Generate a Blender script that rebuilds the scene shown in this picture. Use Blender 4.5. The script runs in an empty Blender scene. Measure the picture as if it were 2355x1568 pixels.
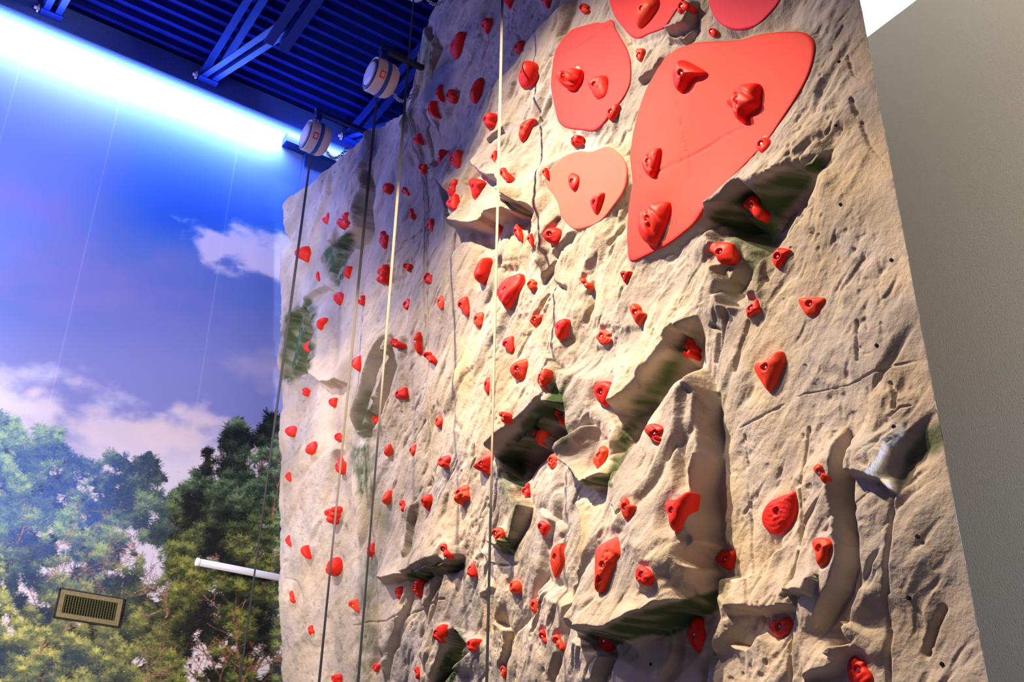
import bpy, bmesh, math
import numpy as np
from mathutils import Matrix, Vector

# ------------------------------------------------------------------ camera
# room axes: X = along the mural wall (away from camera), Y = towards the mural, Z = up, floor at 0
EYE = 1.6
RI = np.array([0.825316, -0.564501, 0.013553]); UP = np.array([-0.288, -0.402, 0.869]); FW = np.array([0.487, 0.720, 0.494])
F_PX = 2445.4; CX, CY = 1177.5, 784.0
_p, _r, _t = math.radians(29.634), math.radians(0.7766), math.radians(55.963)
_fw = np.array([0, math.cos(_p), math.sin(_p)]); _ri0 = np.array([1.0, 0, 0]); _up0 = np.cross(_ri0, _fw)
_ri = math.cos(_r) * _ri0 + math.sin(_r) * _up0; _up = -math.sin(_r) * _ri0 + math.cos(_r) * _up0
_M = np.array([[math.sin(_t), math.cos(_t), 0], [-math.cos(_t), math.sin(_t), 0], [0, 0, 1.0]])
RI, UP, FW = _M @ _ri, _M @ _up, _M @ _fw
CAM = np.array([0.0, 0.0, EYE])

scene = bpy.context.scene
COL = scene.collection
cd = bpy.data.cameras.new('camera'); cam = bpy.data.objects.new('camera', cd); COL.objects.link(cam)
cd.sensor_fit = 'HORIZONTAL'; cd.sensor_width = 36.0; cd.lens = F_PX / 2355 * 36.0; cd.clip_end = 100
cam.matrix_world = Matrix(((RI[0], UP[0], -FW[0], CAM[0]), (RI[1], UP[1], -FW[1], CAM[1]), (RI[2], UP[2], -FW[2], CAM[2]), (0, 0, 0, 1)))
scene.camera = cam
scene.view_settings.view_transform = 'Standard'; scene.view_settings.look = 'None'
scene.view_settings.gamma = 1; scene.view_settings.use_curve_mapping = False
scene.view_settings.exposure = 0.0

# ------------------------------------------------------------------ world and lights
w = bpy.data.worlds.new('world'); scene.world = w; w.use_nodes = True
w.node_tree.nodes['Background'].inputs[0].default_value = (0.50, 0.43, 0.72, 1)
w.node_tree.nodes['Background'].inputs[1].default_value = 0.17

def light(name, kind, loc, target, power, color, size=0.3, size_y=None, **kw):
    d = bpy.data.lights.new(name, kind); o = bpy.data.objects.new(name, d); COL.objects.link(o)
    d.energy = power; d.color = color
    if kind == 'AREA':
        d.size = size
        if size_y: d.shape = 'RECTANGLE'; d.size_y = size_y
    elif kind == 'SPOT':
        d.shadow_soft_size = size
    for k, v in kw.items(): setattr(d, k, v)
    o.location = loc
    dv = Vector(target) - Vector(loc)
    o.rotation_euler = dv.to_track_quat('-Z', 'Y').to_euler()
    return o
# warm house spots above and behind the camera, aimed at the climbing wall
light('house_spot', 'SPOT', (.05, 4.3, 8.05), (2.95, 3.75, 3.75), 2900, (1.0, 0.82, 0.60), 0.05, spot_size=math.radians(60), spot_blend=1.0)
light('house_spot', 'SPOT', (-0.4, 3.5, 8.0), (2.95, 2.3, 2.2), 800, (1.0, 0.76, 0.50), 0.06, spot_size=math.radians(46), spot_blend=0.9)
light('house_spot', 'SPOT', (-0.5, 7.1, 7.9), (3.1, 6.2, 3.2), 1200, (1.0, 0.84, 0.68), 0.06, spot_size=math.radians(56), spot_blend=0.9)
# blue-white linear washer along the top of the mural, shining down its face
light('mural_washer', 'AREA', (0.2, 8.56, 9.17), (0.2, 8.73, 8.98), 520, (0.30, 0.42, 1.0), 7.2, 0.05)
# added unseen fills: washer spill on the climbing wall, blue bounce on the ceiling
light('blue_spill_fill', 'AREA', (-1.5, 8.0, 7.2), (2.8, 5.4, 6.6), 70, (0.56, 0.48, 1.0), 1.6, 0.5)
light('blue_bounce_fill', 'AREA', (0.2, 6.2, 6.0), (1.3, 6.9, 9.6), 30, (0.01, 0.06, 1.0), 2.0, 0.8)
# added unseen fill that brightens the mural print
light('mural_fill', 'SPOT', (-3.2, 3.2, 3.2), (0.7, 8.73, 4.3), 3200, (1.0, 0.88, 0.80), 0.4, spot_size=math.radians(66), spot_blend=0.8)
# side bay: added off-frame fills, warm for the white ceiling, cool lower down
light('bay_fill_warm', 'AREA', (3.72, -1.2, 4.6), (4.0, 2.2, 6.4), 290, (1.0, 0.90, 0.74), 0.4, 0.4)
light('bay_fill_cool', 'AREA', (3.78, -0.9, 2.3), (4.15, 2.2, 3.0), 300, (0.48, 0.62, 1.0), 0.3, 0.5)

# ------------------------------------------------------------------ helpers
def ray(x, y):
    x = np.asarray(x, float); y = np.asarray(y, float)
    return FW + ((x - CX) / F_PX)[..., None] * RI - ((y - CY) / F_PX)[..., None] * UP
def proj(P):
    P = np.asarray(P, float) - CAM; d = P @ FW
    return CX + F_PX * (P @ RI) / d, CY - F_PX * (P @ UP) / d
def on(x, y, ax, val):
    d = ray(x, y); return CAM + d * ((val - CAM[ax]) / d[ax])

def mesh(name, verts, faces, mat=None, parent=None, smooth=False):
    m = bpy.data.meshes.new(name); m.from_pydata([tuple(map(float, v)) for v in verts], [], [tuple(map(int, f)) for f in faces]); m.validate(); m.update()
    return link(name, m, mat, parent, smooth)
def link(name, m, mat=None, parent=None, smooth=False):
    o = bpy.data.objects.new(name, m); COL.objects.link(o)
    if mat: m.materials.append(mat)
    if parent: o.parent = parent
    if smooth: m.polygons.foreach_set('use_smooth', [True] * len(m.polygons))
    return o
def bulk(name, V, Fq, mat, parent=None, smooth=True):
    """numpy quads or tris"""
    m = bpy.data.meshes.new(name); n = Fq.shape[1]
    m.vertices.add(len(V)); m.vertices.foreach_set('co', V.astype(np.float32).ravel())
    m.loops.add(Fq.size); m.loops.foreach_set('vertex_index', Fq.astype(np.int32).ravel())
    m.polygons.add(len(Fq)); m.polygons.foreach_set('loop_start', np.arange(0, Fq.size, n, dtype=np.int32))
    m.update(calc_edges=True)
    return link(name, m, mat, parent, smooth)
def tag(o, label=None, cat=None, group=None, kind=None):
    if label: o['label'] = label
    if cat: o['category'] = cat
    if group: o['group'] = group
    if kind: o['kind'] = kind
    return o
class MB:
    def __init__(s): s.v = []; s.f = []
    def add(s, v, f):
        n = len(s.v); s.v += [tuple(p) for p in v]; s.f += [tuple(i + n for i in q) for q in f]
    def box(s, lo, hi):
        (a, b, c), (d, e, f) = lo, hi
        s.add([(a, b, c), (d, b, c), (d, e, c), (a, e, c), (a, b, f), (d, b, f), (d, e, f), (a, e, f)],
              [(0, 3, 2, 1), (4, 5, 6, 7), (0, 1, 5, 4), (1, 2, 6, 5), (2, 3, 7, 6), (3, 0, 4, 7)])
    def bar(s, p, q, wv, hv):
        p, q, wv, hv = (np.asarray(a, float) for a in (p, q, wv, hv)); wv = wv / 2; hv = hv / 2
        v = [e + a * wv + b * hv for e in (p, q) for a, b in ((-1, -1), (1, -1), (1, 1), (-1, 1))]
        s.add(v, [(3, 2, 1, 0), (4, 5, 6, 7), (0, 1, 5, 4), (1, 2, 6, 5), (2, 3, 7, 6), (3, 0, 4, 7)])
    def tube(s, pts, r, n=8, closed=False):
        pts = [np.asarray(p, float) for p in pts]; N = len(pts); rings = []
        up = np.array([0.13, 0.27, 1.0])
        for i, p in enumerate(pts):
            a = pts[(i - 1) % N] if closed or i else p; b = pts[(i + 1) % N] if closed or i < N - 1 else p
            t = b - a; t /= np.linalg.norm(t) + 1e-9
            u = np.cross(t, up); 
            if np.linalg.norm(u) < .1: u = np.cross(t, [1, 0, 0])
            u /= np.linalg.norm(u); v = np.cross(t, u)
            rings.append([p + r * (math.cos(k * 2 * math.pi / n) * u + math.sin(k * 2 * math.pi / n) * v) for k in range(n)])
        V = [q for r_ in rings for q in r_]; Fc = []
        for i in range(N if closed else N - 1):
            j = (i + 1) % N
            for k in range(n): Fc.append((i * n + k, i * n + (k + 1) % n, j * n + (k + 1) % n, j * n + k))
        if not closed: Fc += [tuple(range(n))[::-1], tuple((N - 1) * n + k for k in range(n))]
        s.add(V, Fc)
    def disc_stack(s, c, axis, prof, n=40):
        """lathe: prof = [(along axis, radius)]"""
        c = np.asarray(c, float); a = np.asarray(axis, float); a /= np.linalg.norm(a)
        u = np.cross(a, [0, 0, 1.0]); u /= np.linalg.norm(u); v = np.cross(u, a)
        V = []
        for h, r in prof:
            for k in range(n): V.append(c + a * h + r * (math.cos(2 * math.pi * k / n) * u + math.sin(2 * math.pi * k / n) * v))
        Fc = [(i * n + k, i * n + (k + 1) % n, (i + 1) * n + (k + 1) % n, (i + 1) * n + k) for i in range(len(prof) - 1) for k in range(n)]
        Fc += [tuple(range(n))[::-1], tuple((len(prof) - 1) * n + k for k in range(n))]
        s.add(V, Fc)
    def build(s, name, mat, parent=None, smooth=False):
        o = mesh(name, s.v, s.f, mat, parent, smooth)
        bm = bmesh.new(); bm.from_mesh(o.data); bmesh.ops.recalc_face_normals(bm, faces=bm.faces); bm.to_mesh(o.data); bm.free()
        if smooth: o.data.polygons.foreach_set('use_smooth', [True] * len(o.data.polygons))
        return o

# ------------------------------------------------------------------ materials
def mat(name, color, rough=0.6, metal=0.0, spec=0.5, noise=None, bump=None, emit=None):
    m = bpy.data.materials.new(name); m.use_nodes = True; nt = m.node_tree; b = nt.nodes['Principled BSDF']
    b.inputs['Base Color'].default_value = (*color, 1); b.inputs['Roughness'].default_value = rough
    b.inputs['Metallic'].default_value = metal; b.inputs['Specular IOR Level'].default_value = spec
    tc = nt.nodes.new('ShaderNodeTexCoord')
    if noise:
        sc, amt = noise
        n = nt.nodes.new('ShaderNodeTexNoise'); n.inputs['Scale'].default_value = sc; n.inputs['Detail'].default_value = 5
        nt.links.new(tc.outputs['Object'], n.inputs['Vector'])
        mx = nt.nodes.new('ShaderNodeMix'); mx.data_type = 'RGBA'
        mx.inputs[6].default_value = (*[c * (1 - amt) for c in color], 1); mx.inputs[7].default_value = (*[min(1, c * (1 + amt)) for c in color], 1)
        nt.links.new(n.outputs[0], mx.inputs[0]); nt.links.new(mx.outputs[2], b.inputs['Base Color'])
    if bump:
        sc, st, dist = bump
        n = nt.nodes.new('ShaderNodeTexNoise'); n.inputs['Scale'].default_value = sc; n.inputs['Detail'].default_value = 4
        nt.links.new(tc.outputs['Object'], n.inputs['Vector'])
        bp = nt.nodes.new('ShaderNodeBump'); bp.inputs['Strength'].default_value = st; bp.inputs['Distance'].default_value = dist
        nt.links.new(n.outputs[0], bp.inputs['Height']); nt.links.new(bp.outputs[0], b.inputs['Normal'])
    return m
def attr_mat(name, attr, rough=0.9, spec=0.1):
    m = bpy.data.materials.new(name); m.use_nodes = True; nt = m.node_tree; b = nt.nodes['Principled BSDF']
    a = nt.nodes.new('ShaderNodeAttribute'); a.attribute_name = attr
    nt.links.new(a.outputs['Color'], b.inputs['Base Color']); b.inputs['Roughness'].default_value = rough
    b.inputs['Specular IOR Level'].default_value = spec
    return m, nt, b, a
M_deck = mat('navy_deck_paint', (0.006, 0.013, 0.13), 0.8, spec=.08, noise=(3, .3))
M_joist = mat('navy_steel_paint', (0.012, 0.035, 0.19), 0.5, spec=.2, noise=(6, .25))
M_bulk = mat('blue_wall_paint', (0.015, 0.05, 0.30), 0.7, bump=(120, .25, .01))
M_band = mat('blue_stucco_paint', (0.05, 0.10, 0.36), 0.75, bump=(70, .6, .02))
M_grey = mat('olive_grey_paint', (0.30, 0.28, 0.205), 0.75, noise=(1.2, .05), bump=(160, .12, .01))
M_white = mat('white_ceiling_paint', (0.88, 0.88, 0.90), 0.8)
M_floor = mat('grey_rubber_floor', (0.16, 0.16, 0.17), 0.8, noise=(20, .2))
M_hold = mat('red_hold_resin', (0.87, 0.028, 0.014), 0.5, spec=.22, noise=(9, .12), bump=(260, .18, .004))
M_hold_lit = mat('lit_red_hold_resin', (0.90, 0.060, 0.018), 0.5, spec=.22, noise=(9, .12), bump=(260, .18, .004))  # lit copy of the red resin: bright light pushed into an orange tone
M_bolt = mat('zinc_bolt', (0.75, 0.76, 0.78), 0.25, 1.0)
M_dark = mat('dark_hole', (0.012, 0.011, 0.010), 0.9, spec=0.05)
M_steel = mat('galvanised_steel', (0.55, 0.60, 0.64), 0.3, 1.0)
M_drum = mat('cream_plastic', (0.78, 0.70, 0.62), 0.45)
M_face = mat('white_face_plastic', (0.85, 0.86, 0.9), 0.35)
M_black = mat('black_rubber', (0.015, 0.015, 0.018), 0.5)
M_strap = mat('blue_band_strap', (0.02, 0.10, 0.36), 0.6)
M_label = mat('red_sticker', (0.85, 0.07, 0.03), 0.5)
M_paper = mat('white_sticker', (0.85, 0.78, 0.72), 0.5)
M_shack = mat('blue_anodised', (0.05, 0.22, 0.85), 0.3, .6)
M_pipe = mat('pale_grey_pipe', (0.62, 0.62, 0.72), 0.4)
M_woodv = mat('weathered_vent_frame', (0.20, 0.175, 0.09), 0.8, noise=(40, .5))
M_grid = mat('dark_olive_louvre', (0.055, 0.06, 0.02), 0.7)

# ------------------------------------------------------------------ numpy noise
RNG = np.random.RandomState(11)
_TAB = RNG.rand(256, 256).astype(np.float64)
def vnoise(x, y, seed=0):
    x = x + seed * 17.31; y = y + seed * 9.77
    xi = np.floor(x).astype(int); yi = np.floor(y).astype(int); fx = x - xi; fy = y - yi
    fx = fx * fx * fx * (fx * (fx * 6 - 15) + 10); fy = fy * fy * fy * (fy * (fy * 6 - 15) + 10)
    a = _TAB[xi & 255, yi & 255]; b = _TAB[(xi + 1) & 255, yi & 255]; c = _TAB[xi & 255, (yi + 1) & 255]; d = _TAB[(xi + 1) & 255, (yi + 1) & 255]
    return (a * (1 - fx) + b * fx) * (1 - fy) + (c * (1 - fx) + d * fx) * fy - 0.5
def fbm(x, y, oct=4, seed=0, gain=0.5):
    s = 0; a = 1; 
    for i in range(oct):
        s = s + a * vnoise(x, y, seed + i * 3.1); x, y = 1.94 * x + .37 * y, 1.94 * y - .37 * x; a *= gain
    return s
def smooth(t):
    t = np.clip(t, 0, 1); return t * t * (3 - 2 * t)
# ------------------------------------------------------------------ room shell
DECK = EYE + 8.0; MUR = 8.729; GREYX = 4.2
SOF = EYE + 4.612
b = MB(); b.box((-8, -6, -0.1), (14, 9.2, 0.0)); tag(b.build('floor', M_floor), kind='structure')
# corrugated roof deck, flutes run along the mural wall
b = MB(); pitch = 0.152; ys = []; y = -4.0
while y < MUR + .05:
    ys += [(y, 0.0), (y + .045, 0.0), (y + .055, 0.07), (y + .142, 0.07)]; y += pitch
V = []; 
for yy, dz in ys:
    for xx in (-7.0, 12.0): V.append((xx, yy, DECK + dz))
Fc = [(2 * i, 2 * i + 1, 2 * i + 3, 2 * i + 2) for i in range(len(ys) - 1)]
b.add(V, Fc)
b.box((-7, -4, DECK + .09), (12, MUR + .2, DECK + .12))
tag(b.build('ceiling', M_deck), kind='structure')
# grey wall of the side bay and its low white ceiling
b = MB(); b.box((GREYX, -5, 0), (GREYX + .15, 8.72, SOF)); b.box((GREYX, 3.2, SOF), (GREYX + .15, 8.72, DECK))
tag(b.build('wall_right', M_grey), kind='structure')
b = MB(); b.box((3.12, -5, SOF), (GREYX + .15, 3.3, SOF + .12))
tag(b.build('ceiling_low', M_white), kind='structure')
# painted band of wall above the mural print
b = MB(); b.box((-7, MUR - .0, 9.14), (12, MUR + .15, DECK)); tag(b.build('wall_left', M_band), kind='structure')
# blue bulkhead beside the top of the climbing wall
xa = on(691, 400, 1, MUR)[0]
b = MB(); b.box((xa, MUR - .07, 7.25), (xa + 1.3, MUR - .005, 9.13)); tag(b.build('trim_1', M_bulk), kind='structure')
b = MB(); b.box((xa - .25, MUR - .13, DECK - .62), (4.19, MUR - .005, DECK - .5)); tag(b.build('trim_2', M_joist), kind='structure')

# ------------------------------------------------------------------ mural print
OX, OY = 340, 60; CW, CH = 1260, 1980           # paint canvas: pixel (x,y) of the photo at canvas (x+OX, y+OY)
def paint_mural():
    rs = np.random.RandomState(5)
    yy, xx = np.mgrid[0:CH, 0:CW].astype(float); X = xx - OX; Y = yy - OY
    def C(r, g, b_): return np.array([r, g, b_], float)
    def wc(img, col, a): return img * (1 - a[..., None]) + col * a[..., None]
    # tilt so that clouds follow the horizontal of the wall
    T = Y - 0.25 * X
    img = np.zeros((CH, CW, 3)) + C(98, 122, 200)
    img = wc(img, C(8, 82, 205), smooth((X - 150) / 330) * smooth((620 - Y) / 130))
    img = wc(img, C(88, 112, 190), smooth((Y - 480) / 200) * .8)
    img = wc(img, C(132, 138, 206), smooth((Y - 640) / 220) * .85)
    def cloud(cx, cy, rx, ry, ang, col, a, sc=60, seed=1, soft=.5):
        ca, sa = math.cos(ang), math.sin(ang); u = ((X - cx) * ca + (Y - cy) * sa) / rx; v = (-(X - cx) * sa + (Y - cy) * ca) / ry
        n = fbm(u * rx / sc, v * ry / (sc * .6), 5, seed) * .75
        return wc(img, col, a * smooth((1 - np.sqrt(u * u + v * v) + n) / soft))
    img = wc(img, C(165, 180, 236), .75 * smooth((330 - (Y - .42 * X)) / 300))  # pale washer glow painted into the print along its top
    img = cloud(90, 480, 330, 80, .38, C(116, 118, 196), .75, 120, 3, 1.0)
    img = cloud(150, 620, 420, 110, .2, C(122, 122, 194), .7, 130, 4, 1.1)
    img = cloud(330, 720, 330, 90, .1, C(128, 128, 198), .6, 110, 6, 1.1)
    img = cloud(570, 575, 165, 55, .25, C(206, 196, 226), .95, 60, 8, .55)
    img = cloud(660, 600, 110, 60, .3, C(210, 200, 228), .9, 50, 9, .5)
    img = cloud(600, 850, 110, 70, .1, C(170, 165, 212), .7, 60, 12, .9)
    img = cloud(30, 930, 330, 110, .12, C(206, 208, 236), .95, 80, 14, 1.0)
    img = cloud(300, 1010, 330, 110, .15, C(206, 198, 222), .95, 80, 15, .6)
    img = cloud(480, 1080, 260, 110, .2, C(222, 206, 214), .9, 80, 16, .8)
    img = wc(img, C(208, 206, 232), smooth((Y - 980) / 110))
    img = wc(img, C(222, 214, 222), smooth((Y - 1250) / 200) * .8)
    # vertical seams between the printed strips
    for sx, sl in ((271, -.232), (560, -.158), (20, -.27), (-250, -.3)):
        d = np.abs(X - (sx + sl * (Y - 250))); img = wc(img, C(225, 225, 240), np.exp(-(d / 1.3) ** 2) * .22 * (Y < 1000))
    # trees
    def silh(pts):
        px, py = zip(*pts); return np.interp(X, px, py)
    lt = silh([(-400, 900), (-60, 915), (0, 942), (40, 955), (62, 1000), (80, 1015), (84, 975), (100, 968), (140, 985), (146, 1020), (170, 1040), (215, 1058), (262, 1035), (300, 1050), (350, 1038), (372, 1070), (390, 1110), (410, 1135), (460, 1150), (900, 1150)])
    rt = silh([(-400, 1800), (380, 1300), (398, 1130), (440, 1100), (446, 1078), (470, 1070), (472, 1030), (505, 1020), (528, 962), (560, 952), (574, 1000), (598, 985), (606, 950), (650, 945), (700, 960), (900, 940)])
    def holes(seed, thr): return (fbm(X / 42, Y / 34, 4, seed) > thr)
    gap = ((np.hypot((X - 330) / 55, (Y - 1280) / 48) < 1) | (np.hypot((X - 460) / 40, (Y - 1520) / 75) < 1) | (np.hypot((X - 355) / 40, (Y - 1340) / 45) < 1)
           | (np.hypot((X - 345) / 22, (Y - 1125) / 16) < 1) | (np.hypot((X - 585) / 14, (Y - 1040) / 22) < 1) | (np.hypot((X - 600) / 22, (Y - 1520) / 45) < 1) | (np.hypot((X - 500) / 26, (Y - 1470) / 24) < 1))
    gap = gap & (fbm(X / 16, Y / 16, 3, 77) < .12) | (gap & (fbm(X / 40, Y / 40, 2, 78) < -.12))
    def strokes(x, y, ang, ln, col, wid=1, k=18, alpha=1.0):
        t = np.linspace(0, 1, k)[None, :]
        for o in range(wid):
            px = (x[:, None] + np.cos(ang)[:, None] * ln[:, None] * t + OX + o).astype(int); py = (y[:, None] + np.sin(ang)[:, None] * ln[:, None] * t + OY).astype(int)
            ok = (px >= 0) & (px < CW) & (py >= 0) & (py < CH)
            cc = np.repeat(col[:, None, :], k, 1)
            img[py[ok], px[ok]] = img[py[ok], px[ok]] * (1 - alpha) + cc[ok] * alpha
    def branch(x, y, ang, ln, wdt, col, depth, mask):
        n = max(3, int(ln / 7)); a = ang
        for i in range(n):
            x2 = x + math.cos(a) * ln / n; y2 = y + math.sin(a) * ln / n
            ix, iy = int(x2 + OX), int(y2 + OY)
            if not (0 <= ix < CW and 0 <= iy < CH) or not mask[iy, ix]: return
            ww = max(1, int(round(wdt * (1 - .6 * i / n))))
            strokes(np.array([x]), np.array([y]), np.array([a]), np.array([ln / n + 1.0]), np.array([col]) * (0.7 + .6 * rs.rand()), ww, 14)
            if depth > 0 and rs.rand() < .30: branch(x2, y2, a + rs.choice([-1, 1]) * rs.uniform(.4, 1.0), ln * rs.uniform(.2, .4), wdt * .5, col, depth - 1, mask)
            x, y = x2, y2; a += rs.uniform(-.13, .13)
    def tufts(top, x0, x1, y1, n, rmin, rmax, pal, hole, tone, sd):
        cx = rs.uniform(x0, x1, n); tp = np.interp(cx, np.arange(CW) - OX, top[0]); q = rs.rand(n)
        cy = tp + 8 + (y1 - tp) * q
        order = np.argsort(rs.rand(n) + .15 * q); cx, cy = cx[order], cy[order]
        for i in range(n):
            ix = int(np.clip(cx[i] + OX, 0, CW - 1)); iy = int(np.clip(cy[i] + OY, 0, CH - 1))
            if hole[iy, ix] and rs.rand() < .95: continue
            r = rs.uniform(rmin, rmax); m = int(3.2 * r); hi, mi, lo = pal(cx[i], cy[i]); tn = float(np.clip(tone[iy, ix] + rs.uniform(-.3, .3), 0, 1))
            lit = lo * (1 - tn) + hi * tn; drk = lo * (1 - tn * .55) + mi * tn * .55
            ang = rs.uniform(0, 2 * np.pi, m); d = r * .45 * rs.rand(m); up = np.clip(.5 - .5 * np.sin(ang) + rs.uniform(-.25, .25, m), 0, 1)[:, None]
            colr_ = drk * (1 - up) + lit * up + rs.uniform(-14, 14, (m, 1))
            strokes(cx[i] + np.cos(ang) * d, cy[i] + np.sin(ang) * d, ang + rs.uniform(-.3, .3, m), rs.uniform(.35, .85, m) * r, colr_, 1, 14)
    def pal_left(x, y):
        f = float(np.clip((y - 1200) / 200, 0, 1)); g = float(np.clip((x - 210) / 160, 0, 1))
        hi = C(168, 204, 172) * (1 - f) + C(206, 208, 116) * f; mi = C(104, 146, 150) * (1 - f) + C(128, 140, 78) * f
        lo = (C(66, 96, 168) * (1 - f) + C(40, 56, 78) * f) * (1 - g) + (C(42, 62, 76) * (1 - f) + C(30, 38, 30) * f) * g
        k = (1 - .30 * g)
        return hi * k, mi * k, lo
    def pal_right(x, y):
        f = float(np.clip((y - 1130) / 170, 0, 1))
        return (C(112, 142, 104) * (1 - f) + C(158, 164, 76) * f), (C(56, 80, 62) * (1 - f) + C(76, 88, 42) * f), C(12, 18, 22)
    def basefill(top, hole, col_fn, sd):
        nn = fbm(X / 30, Y / 30, 3, sd) * 60; m = (Y > top + 14 + nn * .5) & ~hole
        return m, col_fn
    H1 = holes(21, .30) | gap; H2 = holes(33, .27) | gap
    ml = (Y > lt + 10 + 20 * fbm(X / 18, Y / 18, 2, 61)) & ~H1; mr = (Y > rt + 12 + 20 * fbm(X / 16, Y / 16, 2, 63)) & ~H2
    ff = smooth((Y - 1180) / 220)[..., None]; gg = smooth((X - 200) / 180)[..., None]
    cl_ = (C(74, 104, 168) * (1 - ff) + C(66, 82, 74) * ff) * (1 - gg) + (C(60, 82, 92) * (1 - ff) + C(44, 52, 40) * ff) * gg
    cl_ = cl_ * .8
    jitn = (1 + .7 * fbm(X / 5, Y / 5, 3, 65))[..., None]
    inl = X < 440
    img = np.where((ml & inl)[..., None], cl_ * jitn, img)
    img = np.where(mr[..., None], (C(26, 36, 34) + ff * C(10, 10, -6)) * jitn, img)
    anyL = Y > lt - 4; anyR = Y > rt - 4
    tone = np.clip(.55 + 1.9 * fbm(X / 55, Y / 38, 3, 71), 0, 1)
    tone = np.clip(tone + .15 * smooth((260 - X) / 200) * smooth((1250 - Y) / 200), 0, 1)
    for bx, by, a, l_, wd in ((60, 1700, -1.3, 500, 5), (150, 1560, -.75, 330, 4), (230, 1480, -.6, 260, 4), (40, 1480, -.4, 330, 3), (280, 1600, -1.1, 420, 4), (-100, 1600, -1.2, 500, 5)):
        branch(bx, by, a, l_, wd, C(104, 80, 96), 2, anyL)
    tufts(lt, -340, 430, 1640, 4600, 9, 21, pal_left, H1, tone, 1)
    for bx, by, a, l_, wd in ((300, 1600, -.7, 260, 3), (330, 1420, -.45, 150, 3), (60, 1520, -.6, 200, 3), (130, 1260, -.9, 120, 2), (100, 1340, -.35, 160, 2), (190, 1250, -1.0, 90, 2), (380, 1420, -.9, 150, 3), (170, 1330, -.6, 130, 2), (250, 1400, -.5, 120, 2), (40, 1250, -1.2, 90, 2)):
        branch(bx, by, a, l_, wd, C(160, 116, 108), 2, anyL)
    for bx, by, a, l_, wd in ((556, 1700, -1.52, 560, 10), (486, 1700, -1.5, 330, 6), (560, 1480, -1.0, 160, 4), (545, 1450, -2.3, 180, 4), (560, 1560, -.75, 150, 5), (626, 1300, -1.6, 240, 5), (480, 1520, -2.1, 160, 3), (700, 1700, -1.6, 600, 9)):
        branch(bx, by, a, l_, wd, C(112, 74, 60), 2, anyR)
    tufts(rt, 395, 910, 1460, 3700, 8, 19, pal_right, H2, tone, 2)
    tufts(rt + 350, 395, 910, 1640, 680, 8, 17, pal_right, H2, tone, 3)
    for bx, by, a, l_, wd in ((626, 1200, -1.6, 150, 3), (556, 1620, -1.5, 200, 6), (600, 1350, -.9, 100, 2), (486, 1640, -1.45, 220, 4), (440, 1560, -.9, 120, 2), (500, 1400, -2.3, 100, 2), (520, 1420, -.7, 100, 2)):
        branch(bx, by, a, l_, wd, C(134, 90, 72), 1, anyR)
    m = 240
    strokes(rs.uniform(0, 420, m), rs.uniform(1080, 1560, m), rs.uniform(0, 6.28, m), rs.uniform(1, 5, m), C(216, 160, 110) + rs.uniform(-25, 25, (m, 1)), 1, 4)
    # slight print haze
    k = (img + np.roll(img, 1, 0) + np.roll(img, 1, 1) + np.roll(img, -1, 1) + np.roll(img, -1, 0)) / 5
    img = img * .75 + k * .25
    img = np.clip(img, 0, 255) / 255
    return np.where(img <= 0.04045, img / 12.92, ((img + 0.055) / 1.055) ** 2.4)
MURAL_K = 1.0
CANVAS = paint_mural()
nx, nz = 640, 1500
gx = np.linspace(-0.9, 4.15, nx); gz = np.concatenate([np.linspace(0, 2.95, 12)[:-1], np.linspace(2.95, 9.14, nz)])
GX, GZ = np.meshgrid(gx, gz)
P = np.stack([GX, np.full_like(GX, MUR), GZ], -1).reshape(-1, 3)
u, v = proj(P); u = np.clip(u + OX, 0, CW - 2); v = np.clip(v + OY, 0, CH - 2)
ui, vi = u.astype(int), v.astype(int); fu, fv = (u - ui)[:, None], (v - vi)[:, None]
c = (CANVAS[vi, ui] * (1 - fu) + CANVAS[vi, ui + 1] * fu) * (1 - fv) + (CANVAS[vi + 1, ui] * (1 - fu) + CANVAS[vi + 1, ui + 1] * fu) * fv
I = np.arange(len(gz) * nx).reshape(len(gz), nx)
Fq = np.stack([I[:-1, :-1], I[:-1, 1:], I[1:, 1:], I[1:, :-1]], -1).reshape(-1, 4)
M_mural, nt, bs, _a = attr_mat('printed_mural', 'Col', .55, .3)
_g = nt.nodes.new('ShaderNodeGamma')
mo = bulk('wall_mural', P, Fq, M_mural)
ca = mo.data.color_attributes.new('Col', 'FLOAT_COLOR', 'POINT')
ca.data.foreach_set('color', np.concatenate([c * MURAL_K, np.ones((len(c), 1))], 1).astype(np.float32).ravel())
tag(mo, kind='structure')
# rest of the mural wall outside the frame
b = MB(); b.box((-7, MUR + .002, 0), (4.2, MUR + .15, 9.14)); tag(b.build('wall_back', M_bulk), kind='structure')
# ------------------------------------------------------------------ climbing wall surface: X = base - height(y, z)
YR, YL = 1.800, 8.15
def base_x(y, z):
    zr = z - EYE; wl = smooth((y - 2.3) / 5.0)
    return 2.9 + wl * (-0.075 + 0.125 * (6.2 - zr))
def wall_pt(px, py, off=None):
    """photo measurement -> (y, z) on the slow swell of the wall, or off metres proud of it"""
    px = np.asarray(px, float); py = np.asarray(py, float); d = ray(px, py); X = np.full(px.shape, 2.9)
    for _ in range(12):
        P = CAM + d * (X / d[..., 0])[..., None]; X = base_x(P[..., 1], P[..., 2]) - (0 if off is None else off + h_low(P[..., 1], P[..., 2]))
    P = CAM + d * (X / d[..., 0])[..., None]
    return np.stack([P[..., 1], P[..., 2]], -1)
def poly_w(pts, off=0.0):
    a = np.array(pts, float); return wall_pt(a[:, 0], a[:, 1], off)
def h_low(Y, Z):
    e = smooth((Y - YR) / 1.1)
    return (.16 * fbm(Y / 2.1, Z / 2.1, 2, 40) + .02 * fbm(Y / .6, Z / .6, 2, 44)) * (.06 + .94 * e)

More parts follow.
